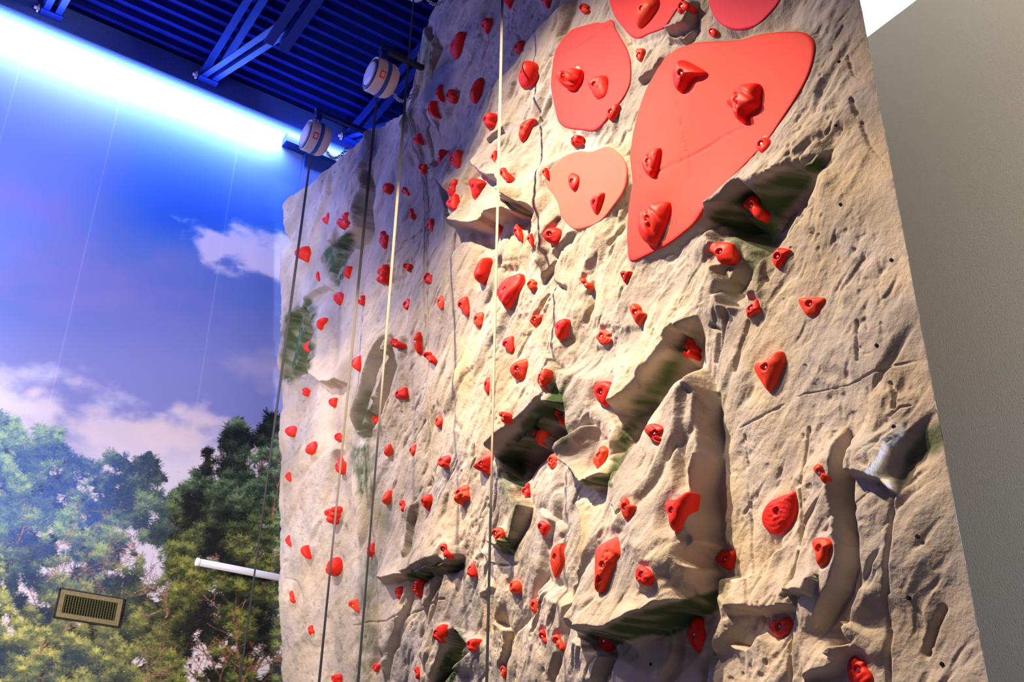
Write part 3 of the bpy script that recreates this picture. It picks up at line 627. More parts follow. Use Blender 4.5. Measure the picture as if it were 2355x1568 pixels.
# (cx, cy, w, h, shape, label)   shape: template name, list of lobes, or traced outline; numbers are photo measurements
def Z3(o, s, pts): return [(o[0] + a / s, o[1] + b_ / s) for a, b_ in pts]
A3 = lambda p: Z3((1140, 0), 3.92, p)
A2 = lambda p: Z3((640, 0), 3.7333, p)
A6 = lambda p: Z3((1000, 380), 3.92, p)
A7 = lambda p: Z3((1400, 380), 3.92, p)
A4 = lambda p: Z3((1540, 0), 2.89, p)
B2 = lambda p: Z3((1000, 740), 3.734, p)
B3 = lambda p: Z3((1400, 740), 3.734, p)
B4 = lambda p: Z3((1800, 740), 3.409, p)
C6 = lambda p: Z3((1000, 1140), 3.664, p)
C7 = lambda p: Z3((1400, 1140), 3.664, p)
C8 = lambda p: Z3((1800, 1140), 3.663, p)
HOLDS = [
 (1170, -2, 30, 44, 'drop', 'red hold cut by the top of the picture, just right of the long cream rope'),
 (1257, 1, 28, 36, 'drop', 'small red hold at the very top, between the cream rope and the red toe prints'),
 (1344, 20, 24, 24, 'knob', 'tiny knobbly red hold near the top, above the large outer toe print'),
 (1488, 26, 62, 72, ('poly', A3([(1245, 160), (1300, 60), (1380, 0), (1450, -30), (1487, 10), (1470, 70), (1380, 170), (1290, 238), (1250, 228)])), 'long orange-red slotted hold on the toe print at the top middle'),
 (1572, 17, 32, 28, 'bean', 'curled red hold at the top between the two uppermost toe prints'),
 (1639, 74, 22, 20, 'round', 'tiny red hold below the top right toe print, with bright bolt'),
 (1473, 126, 30, 34, [(-.2, -.4, .5), (.3, -.45, .5), (0, .35, .6)], 'orange two-lobed hold on bare rock between the toe prints and main pad'),
 (1119, 63, 24, 36, 'drop', 'red teardrop hold left of the cream rope, highest on that side'),
 (1051, 108, 38, 48, ('poly', A2([(1465, 390), (1500, 350), (1560, 335), (1603, 310), (1607, 350), (1570, 440), (1530, 495), (1490, 495), (1470, 450)])), 'smooth red hold with one raised corner near the upper left rock edge'),
 (1194, 110, 22, 24, 'egg2', 'small leaning red hold beside a blue shadow, right of the cream rope near the top'),
 (1213, 177, 48, 52, ('poly', A3([(193, 710), (240, 665), (300, 645), (315, 598), (345, 595), (378, 640), (378, 700), (340, 770), (290, 792), (230, 778), (203, 755)])), 'red hooked hold right of the cream rope, with a rope shadow below it'),
 (1096, 210, 32, 50, ('poly', A2([(1645, 830), (1655, 780), (1700, 705), (1750, 695), (1766, 740), (1740, 810), (1692, 875), (1650, 860)])), 'red slotted oval hold left of the cream rope, third down from the top'),
 (1009, 218, 13, 38, 'half', 'thin half-moon red hold high by the left rock edge, beside a small knob'),
 (1037, 222, 20, 30, 'knob', 'small red knob hold between the thin half-moon and the slotted oval hold'),
 (992, 255, 20, 36, 'half', 'red half-dome hold closest to the upper left rock edge'),
 (1129, 284, 32, 34, 'bulge', 'rounded red hold touching the cream rope on its left, upper wall'),
 (1210, 301, 38, 46, ('poly', A3([(203, 1190), (225, 1110), (270, 1093), (355, 1108), (335, 1160), (280, 1240), (232, 1272), (208, 1235)])), 'split red hold casting a long dark shadow, right of the cream rope'),
 (958, 322, 16, 24, 'half', 'small half-round red hold just right of the third hanging rope, near the top'),
 (1311, 180, 50, 46, ('poly', A3([(578, 700), (620, 650), (690, 625), (772, 615), (775, 680), (740, 750), (690, 800), (630, 798), (590, 760)])), 'engraved red leaf-shaped hold on the large outer toe print'),
 (1377, 201, 44, 54, ('poly', A3([(840, 760), (880, 720), (940, 685), (1003, 690), (1015, 770), (990, 860), (910, 893), (870, 840), (848, 800)])), 'faceted blocky red hold on the large outer toe print'),
 (1410, 258, 28, 40, ('poly', A3([(1008, 1010), (1040, 975), (1105, 935), (1112, 980), (1080, 1050), (1035, 1092), (1010, 1060)])), 'red bean hold in the gap right of the outer toe print'),
 (1325, 323, 28, 26, 'block', 'square red hold on rock between the outer toe and the pale toe print'),
 (1014, 364, 17, 34, 'slant', 'narrow slanting red hold beside a dark crack, left of a smooth D-shaped hold'),
 (1046, 371, 26, 42, 'shield', 'smooth D-shaped red hold above the big shaded bulge'),
 (972, 388, 20, 28, [(-.4, -.4, .5), (.5, -.1, .42), (0, .45, .45)], 'small heart-like red hold left of the dark crack in the upper wall'),
 (1137, 364, 11, 30, 'half', 'thin red hold peeking out left of the cream rope, upper wall'),
 (1160, 403, 22, 36, 'slant2', 'pale-topped red hold just right of the cream rope on a rock corner'),
 (1253, 398, 12, 24, 'half', 'tiny red hold beside a vertical rock step left of the pale toe print'),
 (1040, 434, 22, 36, 'slant', 'upper of two touching red holds on the left rim of the shaded bulge'),
 (1038, 470, 26, 38, 'half', 'lower grooved one of two touching red holds on the rim of the shaded bulge'),
 (1098, 433, 38, 48, ('poly', A6([(310, 120), (370, 125), (440, 170), (462, 205), (430, 240), (400, 290), (360, 302), (320, 275), (318, 200)])), 'dark red hold with drooping lip on the shaded bulge left of the cream rope'),
 (1498, 372, 42, 66, ('poly', A3([(1320, 1440), (1350, 1380), (1410, 1340), (1483, 1323), (1480, 1400), (1450, 1510), (1420, 1568), (1360, 1560), (1325, 1500)])), 'pointed engraved red hold at the left side of the main red pad'),
 (1586, 175, 76, 72, ('poly', A3([(1605, 700), (1655, 590), (1690, 548), (1745, 560), (1875, 625), (1888, 655), (1790, 675), (1735, 710), (1690, 775), (1640, 802), (1605, 770)])), 'bent boomerang red hold at the top left of the main red pad'),
 (1708, 235, 88, 86, ('poly', A4([(348, 690), (362, 655), (410, 590), (465, 562), (600, 560), (603, 650), (590, 705), (505, 755), (490, 803), (440, 800), (415, 740)])), 'big carved red hold at the upper right of the main red pad'),
 (1757, 334, 38, 38, 'round', 'flat round red button hold on the right rim of the main red pad'),
 (1320, 418, 28, 42, ('poly', A6([(1205, 130), (1225, 70), (1300, 95), (1307, 150), (1285, 210), (1250, 237), (1212, 190)])), 'upper left small red hold on the pale salmon toe print'),
 (1374, 468, 38, 50, ('poly', A6([(1395, 340), (1450, 300), (1545, 270), (1520, 340), (1480, 420), (1450, 445), (1412, 410)])), 'lower right pocketed red hold on the pale salmon toe print'),
 (1505, 512, 74, 100, ('poly', A7([(275, 530), (290, 440), (330, 390), (430, 330), (530, 315), (567, 330), (562, 400), (515, 520), (455, 620), (400, 685), (330, 675), (290, 620)])), 'largest hold on the main red pad, creased and dark red, near its bottom'),
 (1731, 475, 46, 56, ('poly', A7([(1207, 350), (1260, 300), (1320, 270), (1345, 300), (1350, 350), (1388, 410), (1375, 460), (1340, 480), (1300, 450), (1260, 400), (1213, 380)])), 'red peg hold inside the dark green hollow at upper right'),
 (891, 435, 20, 24, 'egg', 'small round red hold between the second and third ropes, near the rock top'),
 (932, 441, 13, 22, 'leaf', 'tiny shiny red hold just right of the third rope near the rock top'),
 (947, 492, 16, 28, [(-.1, -.45, .5), (.1, .4, .6)], 'small two-part red hold right of the third rope, below a tiny shiny one'),
 (750, 507, 16, 28, 'half', 'small red hold left of the three-lobed cluster, upper left of the rock'),
 (795, 516, 40, 46, [(-.5, -.25, .42), (.45, -.5, .45), (-.1, .15, .5), (.45, .4, .5)], 'big three-lobed red hold beside the dark green groove and second rope'),
 (883, 553, 28, 46, [(-.1, -.6, .38), (-.4, 0, .4), (.35, .05, .5), (0, .5, .45)], 'upper lumpy red cluster hold left of the third rope'),
 (990, 522, 18, 32, 'shield', 'small pointed red hold left of the dark crack below the bulge'),
 (1152, 529, 20, 22, 'egg2', 'small dark red hold in blue shade right of the cream rope'),
 (1193, 538, 22, 46, 'leaf', 'upright diamond-shaped red hold on the blue-shaded facet'),
 (1219, 551, 10, 28, 'half', 'sliver of a red hold half hidden behind the bright rock corner'),
 (1275, 543, 42, 40, ('poly', A6([(998, 650), (1040, 590), (1100, 572), (1150, 590), (1160, 620), (1130, 690), (1070, 707), (1015, 690)])), 'rounded red hold with dark shadow below the pale toe print'),
 (1660, 580, 54, 46, ('poly', A7([(913, 760), (960, 705), (1090, 703), (1122, 740), (1125, 800), (1110, 850), (1060, 870), (990, 872), (980, 830), (930, 800)])), 'chunky red hold with socket just below the dark green hollow'),
 (1797, 593, 42, 48, ('poly', A7([(1480, 830), (1530, 760), (1560, 748), (1637, 770), (1600, 830), (1540, 920), (1515, 932), (1490, 900)])), 'angular red hold on greenish rock right of the shaded gully'),
 (700, 588, 26, 34, 'dropR', 'smooth red hold touching the first rope near the left rock edge'),
 (732, 638, 12, 28, 'crescent', 'thin crescent red hold left of the green patch'),
 (800, 628, 18, 24, 'slant', 'small slanting red hold just right of the green patch'),
 (883, 635, 38, 46, [(.5, -.55, .4), (-.1, -.3, .42), (.35, .1, .45), (-.6, .35, .35), (.1, .6, .4)], 'lower lumpy red cluster hold left of the third rope'),
 (941, 616, 22, 26, [(-.35, -.25, .55), (.5, 0, .42), (0, .5, .4)], 'small three-lobed red hold right of the third rope, middle height'),
 (985, 642, 20, 28, 'notch', 'notched half-round red hold right of a small three-lobed one'),
 (1112, 628, 48, 54, ('poly', A6([(350, 970), (390, 910), (450, 875), (520, 870), (552, 890), (550, 930), (510, 1050), (460, 1072), (420, 1070), (370, 1030)])), 'big smooth red dome hold crossed by the cream rope'),
 (1170, 673, 58, 70, ('poly', A6([(553, 1115), (600, 1060), (640, 1015), (700, 1010), (777, 1025), (772, 1110), (740, 1180), (690, 1240), (640, 1280), (610, 1250), (570, 1180)])), 'big rippled red diamond-shaped hold right of the cream rope'),
 (1223, 655, 22, 28, 'knob', 'tiny orange-lit red hold right of the big rippled hold'),
 (1347, 652, 26, 30, [(-.4, -.4, .5), (.4, .3, .55)], 'small two-lobed orange-red hold on bright rock below the pale toe'),
 (1439, 637, 26, 30, 'tri', 'small triangular red hold below the tip of the main red pad'),
 (780, 688, 20, 30, 'egg', 'glossy oval red hold directly below the green patch'),
 (832, 693, 20, 28, [(.4, -.5, .38), (-.4, .1, .45), (.2, .4, .5)], 'small crooked red hold right of the glossy oval one'),
 (937, 701, 18, 26, 'egg', 'small red hold right of the third rope, in line with a ridged one'),
 (1013, 697, 18, 32, 'ridged', 'small ridged red hold left of a narrow wedge-shaped hold'),
 (1067, 707, 22, 44, 'shield', 'narrow wedge-shaped red hold above left of an oval pitted hold'),
 (1101, 737, 24, 34, 'bulge', 'pitted oval orange-red hold left of the cream rope, mid wall'),
 (1240, 738, 36, 30, 'ledge', 'lumpy wide red hold above a blue shadow at a rock corner'),
 (1291, 758, 40, 50, ('poly', B2([(1020, 30), (1050, 5), (1100, -10), (1160, -5), (1157, 50), (1120, 120), (1078, 158), (1045, 140), (1025, 95)])), 'smooth red shield-shaped hold in the middle of the bright rock'),
 (1388, 775, 36, 34, 'knob', 'lumpy orange-red hold right of the smooth shield-shaped one'),
 (1468, 722, 42, 50, ('poly', A7([(192, 1270), (240, 1250), (285, 1280), (300, 1320), (350, 1340), (345, 1370), (300, 1410), (262, 1438), (235, 1410), (200, 1330)])), 'red hold with a side spur, above the dark diagonal gully'),
 (1583, 798, 32, 52, [(.35, -.6, .42), (-.2, -.15, .38), (.5, 0, .42), (-.5, .6, .36), (.3, .5, .45)], 'forked red hold in the dark upper end of the diagonal gully'),
 (1731, 708, 34, 44, ('poly', A7([(1230, 1290), (1290, 1240), (1345, 1195), (1360, 1240), (1366, 1300), (1300, 1335), (1250, 1367), (1237, 1340)])), 'angular red hold with a pale bolt, right below the shaded gully'),
 (1866, 705, 62, 42, ('poly', A7([(1703, 1230), (1730, 1205), (1830, 1200), (1932, 1200), (1942, 1230), (1900, 1280), (1870, 1340), (1790, 1354), (1740, 1312)])), 'wide red wedge hold, the farthest right at mid height'),
 (740, 746, 26, 22, 'ledge', 'small tilted red hold above the left rocky overhang'),
 (706, 801, 18, 30, 'half', 'red half-round hold on the edge of the dark green hollow at left'),
 (823, 840, 27, 38, 'shield', 'smooth red shield hold left of the large brown hollow'),
 (911, 793, 28, 34, [(-.4, -.45, .45), (.1, .1, .5), (.55, .35, .4)], 'curled red hold at the top of the large brown hollow'),
 (962, 790, 18, 48, 'slant', 'long thin slanting red hold right of the large brown hollow'),
 (990, 825, 30, 36, [(-.45, -.5, .45), (.1, .05, .4), (.5, .5, .45)], 'diagonal bone-shaped red hold below the long thin one'),
 (1169, 795, 24, 38, 'shield', 'knobbly shield-shaped red hold right of the cream rope above a ribbed fan hold'),
 (1197, 850, 44, 52, ('poly', B2([(655, 430), (690, 370), (750, 330), (810, 320), (814, 370), (790, 430), (760, 490), (710, 508), (668, 480)])), 'ribbed fan-shaped orange-red hold right of the cream rope'),
 (1247, 870, 26, 46, 'leaf2', 'narrow carved red hold right of the ribbed fan-shaped hold'),
 (1123, 888, 24, 38, 'egg', 'red oval hold half covered by the cream rope, lower mid wall'),
 (1393, 905, 56, 58, ('poly', B2([(1365, 590), (1400, 530), (1450, 508), (1520, 515), (1572, 570), (1540, 620), (1490, 700), (1450, 720), (1400, 690), (1372, 640)])), 'big dark-socketed red hold left of the diagonal gully'),
 (1768, 852, 76, 90, ('poly', B3([(1237, 410), (1265, 352), (1330, 355), (1400, 300), (1480, 253), (1507, 280), (1515, 340), (1490, 400), (1440, 510), (1390, 580), (1352, 582), (1290, 500)])), 'large smooth red fin-shaped hold alone on the right of the wall'),
 (922, 907, 28, 24, 'tri2', 'small triangular red hold right of the brown hollow'),
 (704, 902, 18, 24, [(-.1, -.4, .45), (.4, 0, .4), (-.1, .4, .5)], 'small knobbed red hold below the dark green hollow at left'),
 (767, 927, 17, 22, 'bulge', 'small red hold touching the second rope, left side'),
 (1162, 958, 28, 34, [(-.5, -.3, .45), (.4, -.1, .5), (0, .5, .45)], 'crumpled red hold above the big dark green overhang'),
 (1286, 958, 24, 38, [(-.3, -.45, .5), (.1, .1, .4), (.4, .55, .4)], 'peg-like red hold at the right end of the green overhang'),
 (1239, 1003, 26, 36, 'tri', 'triangular red hold beneath the green overhang'),
 (1505, 997, 44, 48, ('poly', B3([(308, 935), (328, 885), (385, 867), (470, 895), (475, 930), (425, 960), (440, 985), (475, 1010), (468, 1045), (415, 1047), (355, 1000)])), 'C-shaped red hold on the broad slab right of the gully'),
 (868, 967, 16, 22, 'bulge', 'small red hold at the bottom of the brown hollow'),
 (1010, 970, 19, 28, 'egg', 'small upright red hold between the third rope and the cream rope'),
 (670, 993, 20, 26, 'round', 'round red hold on the extreme left edge, beside the pine tops'),
 (781, 1007, 20, 22, 'notch', 'small horned red hold right of the second rope above a bulb-shaped hold'),
 (717, 1032, 22, 28, 'egg2', 'glossy leaning red hold near the left edge, lower left'),
 (786, 1071, 30, 48, [(-.2, -.65, .28), (0, .0, .42), (.1, .3, .68)], 'bulb-shaped red hold with a short neck right of the second rope'),
 (893, 1036, 20, 26, 'egg2', 'small orange-red hold just right of the third rope, lower wall'),
 (951, 1039, 20, 30, 'shield', 'small wedge red hold right of a small orange-red egg'),
 (1022, 1063, 28, 28, 'bulge', 'dimpled round red hold left of the lower cream rope'),
 (1116, 1073, 48, 44, ('poly', B2([(343, 1240), (400, 1200), (440, 1180), (517, 1158), (518, 1210), (480, 1290), (452, 1327), (400, 1290)])), 'triangular red hold crossed by the cream rope, lower wall'),
 (1272, 1061, 28, 36, 'knob', 'swirled red hold right of the green overhang, lower wall'),
 (1382, 1051, 40, 54, ('poly', B2([(1348, 1220), (1380, 1150), (1410, 1080), (1440, 1060), (1493, 1090), (1490, 1130), (1450, 1230), (1410, 1267)])), 'twisted orange-red hold on the protruding rock nodule'),
 (662, 1098, 12, 22, 'half', 'tiny red hold on the left rock edge, level with the bulb-shaped hold'),
 (1886, 1089, 36, 44, ('poly', B4([(230, 1145), (262, 1117), (305, 1130), (325, 1180), (357, 1210), (352, 1245), (330, 1264), (300, 1235), (268, 1190), (238, 1172)])), 'small red club-shaped hold above right of the scaled shell hold'),
 (1066, 1138, 36, 42, 'block', 'rough square orange-red hold left of the lower cream rope'),
 (891, 1145, 24, 30, 'egg2', 'orange-red oval hold right of the third rope, upper of a diagonal pair'),
 (928, 1165, 22, 34, [(-.3, -.5, .45), (.3, .35, .6)], 'narrow waisted red hold, lower of a diagonal pair right of the third rope'),
 (984, 1157, 30, 36, 'dropR', 'smooth red hold above a long thin rock fissure'),
 (1211, 1130, 24, 42, [(.3, -.6, .4), (-.3, 0, .5), (.4, .1, .45), (.1, .6, .4)], 'stacked knobbly red hold right of the green stripe'),
 (1443, 1170, 38, 52, ('poly', C7([(97, 60), (110, 25), (145, 8), (172, 30), (188, 72), (235, 75), (238, 112), (200, 180), (160, 203), (120, 170), (100, 110)])), 'mitten-shaped red hold left of the pointed horn hold'),
 (1556, 1176, 64, 92, ('poly', C7([(455, 75), (480, 38), (600, 25), (695, -30), (692, 60), (660, 150), (600, 270), (558, 300), (532, 280), (520, 200), (475, 140)])), 'large pointed red horn hold on the broad slab'),
 (1793, 1179, 94, 96, ('poly', C7([(1268, 190), (1290, 110), (1350, 45), (1450, 0), (1570, -28), (1612, -34), (1608, 60), (1575, 180), (1520, 260), (1450, 312), (1370, 315), (1300, 265)])), 'largest red shell hold with leafy scales, right side'),
 (767, 1185, 36, 40, [(-.45, -.35, .5), (.5, -.5, .42), (.2, .05, .42), (-.25, .55, .5)], 'three-armed red cluster hold right of the second rope, lower left'),
 (662, 1245, 12, 26, 'half', 'small red hold on the left rock edge above the grey pipe'),
 (703, 1271, 20, 32, 'shield', 'small wedge red hold near the left edge, left of the second rope'),
 (767, 1304, 30, 40, 'egg2', 'largest glossy oval red hold of the lower left'),
 (855, 1264, 20, 32, 'block', 'red hold behind the third rope beside a green stained strip'),
 (1024, 1267, 24, 38, [(-.2, -.4, .55), (.3, .45, .5)], 'waisted red hold at the left end of a small dark ledge'),
 (1145, 1229, 26, 34, 'ridged', 'ridged round red hold left of the foot of the green stripe'),
 (1248, 1214, 26, 34, 'dropE', 'red teardrop hold with two holes, above the tall ribbed oval hold'),
 (1283, 1288, 40, 80, ('poly', C6([(965, 560), (980, 480), (1010, 420), (1070, 388), (1103, 415), (1112, 500), (1090, 590), (1012, 692), (975, 630)])), 'tall ribbed oval orange-red hold, lower middle'),
 (1400, 1297, 68, 132, ('poly', C6([(1348, 440), (1450, 370), (1582, 328), (1592, 480), (1540, 540), (1450, 690), (1405, 790), (1368, 818), (1350, 795), (1338, 650)])), 'tall triangular red hold full of pits, the longest on the wall'),
 (1480, 1324, 46, 46, ('poly', C7([(208, 640), (230, 595), (275, 585), (330, 605), (368, 640), (380, 690), (350, 740), (300, 760), (240, 730), (212, 690)])), 'rounded red hold with two dark sockets below the horn hold'),
 (1672, 1288, 54, 46, ('poly', C7([(898, 530), (960, 470), (1050, 463), (1097, 500), (1060, 590), (1022, 630), (970, 612), (905, 560)])), 'craggy red hold right of the shaded corner, left of the shell hold'),
 (1890, 1268, 54, 66, ('poly', C8([(232, 385), (260, 358), (330, 350), (400, 366), (438, 412), (402, 460), (388, 555), (345, 590), (295, 582), (268, 480), (240, 430)])), 'mushroom-shaped red hold below right of the shell hold'),
 (1084, 1311, 20, 34, 'tri2', 'small pointed red hold left of the black lower part of the cream rope'),
 (671, 1372, 16, 32, [(0, -.45, .45), (.15, 0, .42), (0, .45, .48)], 'small red hold on the left rock edge below the grey pipe'),
 (919, 1365, 20, 32, 'bulge', 'small red hold left of a slotted one, beside the long fissure'),
 (965, 1354, 34, 44, 'slot', 'slotted leaning red hold beside the long fissure'),
 (1184, 1349, 32, 30, 'pill', 'smooth pillow-shaped orange-red hold, lower middle'),
 (817, 1394, 20, 32, 'shield', 'smooth narrow orange-red hold between second and third ropes, lower left'),
 (1233, 1394, 34, 36, 'bulge', 'socketed orange-red hold with long grey shadow below the ribbed oval'),
 (1010, 1458, 26, 42, 'leaf2', 'rough pointed red hold left of the dark green hollow at the bottom'),
 (714, 1449, 12, 22, 'block', 'small red hold partly behind the second rope near the bottom left'),
 (1085, 1484, 26, 30, 'bulge', 'red hold touching the black rope, right of the bottom green hollow'),
 (1251, 1465, 26, 36, 'crescent', 'curved red hold, left one of a close pair near the bottom'),
 (1286, 1478, 36, 44, [(-.35, -.4, .55), (.1, .1, .5), (.5, .55, .42)], 'lumpy red hold, right one of a close pair near the bottom'),
 (1394, 1476, 34, 46, 'egg', 'red hold tucked into the dark green recess under the big ledge'),
 (1601, 1462, 50, 84, ('poly', C7([(643, 1150), (680, 1100), (730, 1032), (780, 1040), (800, 1110), (825, 1190), (820, 1270), (765, 1342), (710, 1310), (660, 1230)])), 'tall red snail-shaped hold below the right part of the big ledge'),
 (1795, 1442, 64, 48, ('poly', C7([(1328, 1090), (1360, 1050), (1430, 1040), (1500, 1018), (1558, 1048), (1562, 1170), (1500, 1180), (1440, 1198), (1370, 1168)])), 'wide red hold with a ring socket, lower right'),
 (867, 1536, 20, 20, 'tri', 'small flat-topped red hold right of the third rope at the bottom'),
 (962, 1548, 22, 36, [(-.3, -.5, .42), (.2, .3, .6)], 'small slanting red hold at the bottom between third and cream ropes'),
 (1159, 1544, 20, 34, 'dropE', 'small red teardrop at the bottom, right of the cream rope'),
 (775, 1562, 24, 24, 'bulge', 'red hold cut by the bottom of the picture, right of the second rope'),
 (1976, 1542, 62, 72, ('poly', C8([(538, 1440), (570, 1362), (610, 1343), (650, 1380), (702, 1400), (715, 1450), (762, 1510), (770, 1580), (700, 1620), (600, 1610), (548, 1540)])), 'big rough red hold cut by the bottom edge at the lower right'),
]
BIGPAT = {1197: 'rib', 1283: 'rib', 1793: 'scale', 1400: 'pit', 1170: 'ripple', 1505: 'crease', 1708: 'crease', 1311: 'crease', 1498: 'crease', 1145: 'ripple', 1013: 'ripple', 965: 'crease', 1601: 'crease', 1382: 'crease', 1247: 'crease', 1672: 'lump', 1480: 'lump', 1795: 'lump', 1976: 'ripple', 1377: 'facet', 1210: 'crease', 1272: 'ripple', 1066: 'lump', 1388: 'ripple', 1240: 'lump'}
# ------------------------------------------------------------------ hold shapes
def radial(fn, n=48): return [fn(2 * math.pi * k / n) for k in range(n)]
def T_poly(pts): return [(x, y) for x, y in pts]
TPL = {   # outlines in a unit box, x right, y down
 'egg': [(-.75, -.55), (-.2, -1), (.4, -.95), (.9, -.5), (1, 0), (.7, .6), (.1, 1), (-.5, .85), (-.95, .3), (-1, -.2)],
 'egg2': [(-.8, .1), (-.4, -.5), (.2, -.95), (.8, -1), (1, -.5), (.9, .1), (.5, .7), (-.1, 1), (-.7, .95), (-1, .6)],
 'drop': [(-.6, -.85), (0, -1), (.7, -.85), (1, -.35), (.85, .1), (.4, .65), (0, 1), (-.5, .6), (-.9, .05), (-1, -.4)],
 'dropR': [(-1, -.1), (-.6, -.7), (.1, -1), (.8, -.95), (1, -.6), (.85, .1), (.4, .6), (0, 1), (-.5, .7), (-.9, .35)],
 'dropE': [(-.9, -.5), (-.3, -1), (.4, -.9), (1, -.5), (.95, 0), (.6, .5), (.2, 1), (-.3, .8), (-.8, .2)],
 'half': [(.3, -.95), (.9, -1), (1, -.3), (1, .5), (.8, 1), (0, .75), (-.7, .25), (-1, -.2), (-.6, -.6)],
 'knob': [(-.3, -.9), (.2, -1), (.6, -.8), (1, -.5), (.75, 0), (1, .3), (.6, .7), (.1, 1), (-.5, .8), (-.8, .45), (-1, 0), (-.7, -.45)],
 'bean': [(-1, .4), (-.8, -.4), (-.2, -.9), (.5, -1), (1, -.5), (.9, .2), (.3, .6), (-.1, .6), (-.5, 1), (-.9, .9)],
 'round': [(math.cos(a * math.pi / 7), math.sin(a * math.pi / 7)) for a in range(14)],
 'bulge': [(-.5, -.95), (.2, -1), (.9, -.85), (1, -.3), (.7, .3), (.6, .8), (0, 1), (-.6, .7), (-1, .1), (-.9, -.5)],
 'block': [(-1, -.4), (-.3, -.7), (.3, -1), (.95, -.85), (.85, -.2), (1, .4), (.7, .75), (.1, .6), (-.5, 1), (-.95, .8), (-.8, .2)],
 'slant': [(.4, -.9), (.85, -1), (1, -.6), (.7, -.1), (.5, .5), (.1, .95), (-.5, 1), (-1, .6), (-.7, 0), (-.3, -.3)],
 'slant2': [(-.7, -1), (.1, -.9), (.6, -.3), (1, .5), (.9, 1), (.2, .8), (-.4, .2), (-1, -.2), (-1, -.7)],
 'shield': [(-1, -.5), (-.6, -.9), (.1, -1), (.9, -.95), (1, -.4), (.9, .4), (.5, 1), (0, .75), (-.6, .2), (-1, -.1)],
 'leaf': [(-.2, -1), (.4, -.6), (.8, 0), (1, .5), (.7, 1), (.1, .6), (-.5, .4), (-1, 0), (-.8, -.6)],
 'leaf2': [(-.5, -.4), (.1, -.8), (.8, -1), (1, -.4), (.8, .2), (.4, .6), (.2, 1), (-.4, .7), (-1, .5), (-.8, 0)],
 'crescent': [(-.6, -.9), (0, -1), (.3, -.5), (.2, 0), (.6, .2), (1, .5), (.9, 1), (.3, .9), (-.5, .4), (-1, -.2)],
 'notch': [(-.5, -.8), (.1, -1), (.3, -.3), (1, -.4), (1, .3), (.9, 1), (.2, .85), (-.5, .7), (-1, .3), (-1, -.3)],
 'tri': [(-1, -.7), (-.4, -1), (.3, -.8), (1, -.9), (.95, -.4), (.4, .4), (0, 1), (-.4, .7), (-.8, 0)],
 'tri2': [(-1, .2), (-.7, -.4), (0, -.8), (.7, -1), (1, -.8), (1, .2), (.8, .9), (.2, 1), (-.4, .8), (-.9, .6)],
 'ledge': [(-1, .3), (-.7, -.4), (0, -.9), (.8, -1), (1, -.5), (.6, 0), (.1, .3), (-.2, .9), (-.7, 1)],
 'ridged': [(-.8, -.6), (-.1, -1), (.7, -.9), (1, -.3), (.8, .4), (.3, 1), (-.3, .8), (-.7, .4), (-1, -.1)],
 'slot': [(-1, .1), (-.5, -.4), (.3, -.8), (.9, -1), (1, -.6), (.6, 0), (.3, .6), (-.1, 1), (-.6, .8), (-.9, .5)],
 'pill': [(-.8, -.8), (-.1, -1), (.7, -.9), (1, -.5), (1, .4), (.7, .9), (0, 1), (-.7, .9), (-1, .3), (-1, -.4)],
}
def cat_rom(pts, per=5):
    pts = np.array(pts); n = len(pts); out = []
    for i in range(n):
        p0, p1, p2, p3 = pts[i - 1], pts[i], pts[(i + 1) % n], pts[(i + 2) % n]
        for k in range(per):
            t = k / per; out.append(.5 * ((2 * p1) + (-p0 + p2) * t + (2 * p0 - 5 * p1 + 4 * p2 - p3) * t * t + (-p0 + 3 * p1 - 3 * p2 + p3) * t ** 3))
    return np.array(out)
def jac(P):
    e = .01; a = np.array(proj(P)); return [(np.array(proj(P + np.eye(3)[k] * e)) - a) / e for k in range(3)]

_hc = np.array([(h[0], h[1]) for h in HOLDS], float)
HP = wall_hit(_hc[:, 0], _hc[:, 1])
HSPEC = []
for (cx, cy, wpx, hpx, shp, lab), P in zip(HOLDS, HP):
    jx, jy, jz = jac(P); jn = -jx
    bh = hpx / 2 / abs(jz[1])                       # half height in metres
    t = np.clip((wpx - 1.8 * bh * abs(jy[0])) / (.55 * abs(jn[0])), .50 * bh, 1.0 * bh); t = min(.085, t)
    if jy[0] < -260: t = min(t, .62 * bh)
    t = min(t, .85 * wpx / 2 / abs(jy[0]))
    if int(cx) in BIGPAT and BIGPAT[int(cx)] in ('rib', 'scale', 'pit', 'ripple'): t *= .62
    A = np.clip((wpx - .45 * t * abs(jn[0])) / (2 * abs(jy[0])), .45 * bh, 1.7 * bh)
    HSPEC.append((A, bh, t))

# ------------------------------------------------------------------ build the rock shell
top_px = [(652, 478), (672, 452), (692, 436), (725, 412), (758, 388), (790, 360), (816, 340), (835, 312), (850, 299), (869, 292), (905, 272), (936, 262), (939, 243), (950, 226), (960, 205), (966, 180), (971, 130), (972, 100), (979, 78), (984, 45), (993, 20), (1010, -8)]
tw = poly_w(top_px); order = np.argsort(tw[:, 0]); ty, tz = tw[order, 0], tw[order, 1]
ycut = ty[0]
NV, NZ = 860, 1380
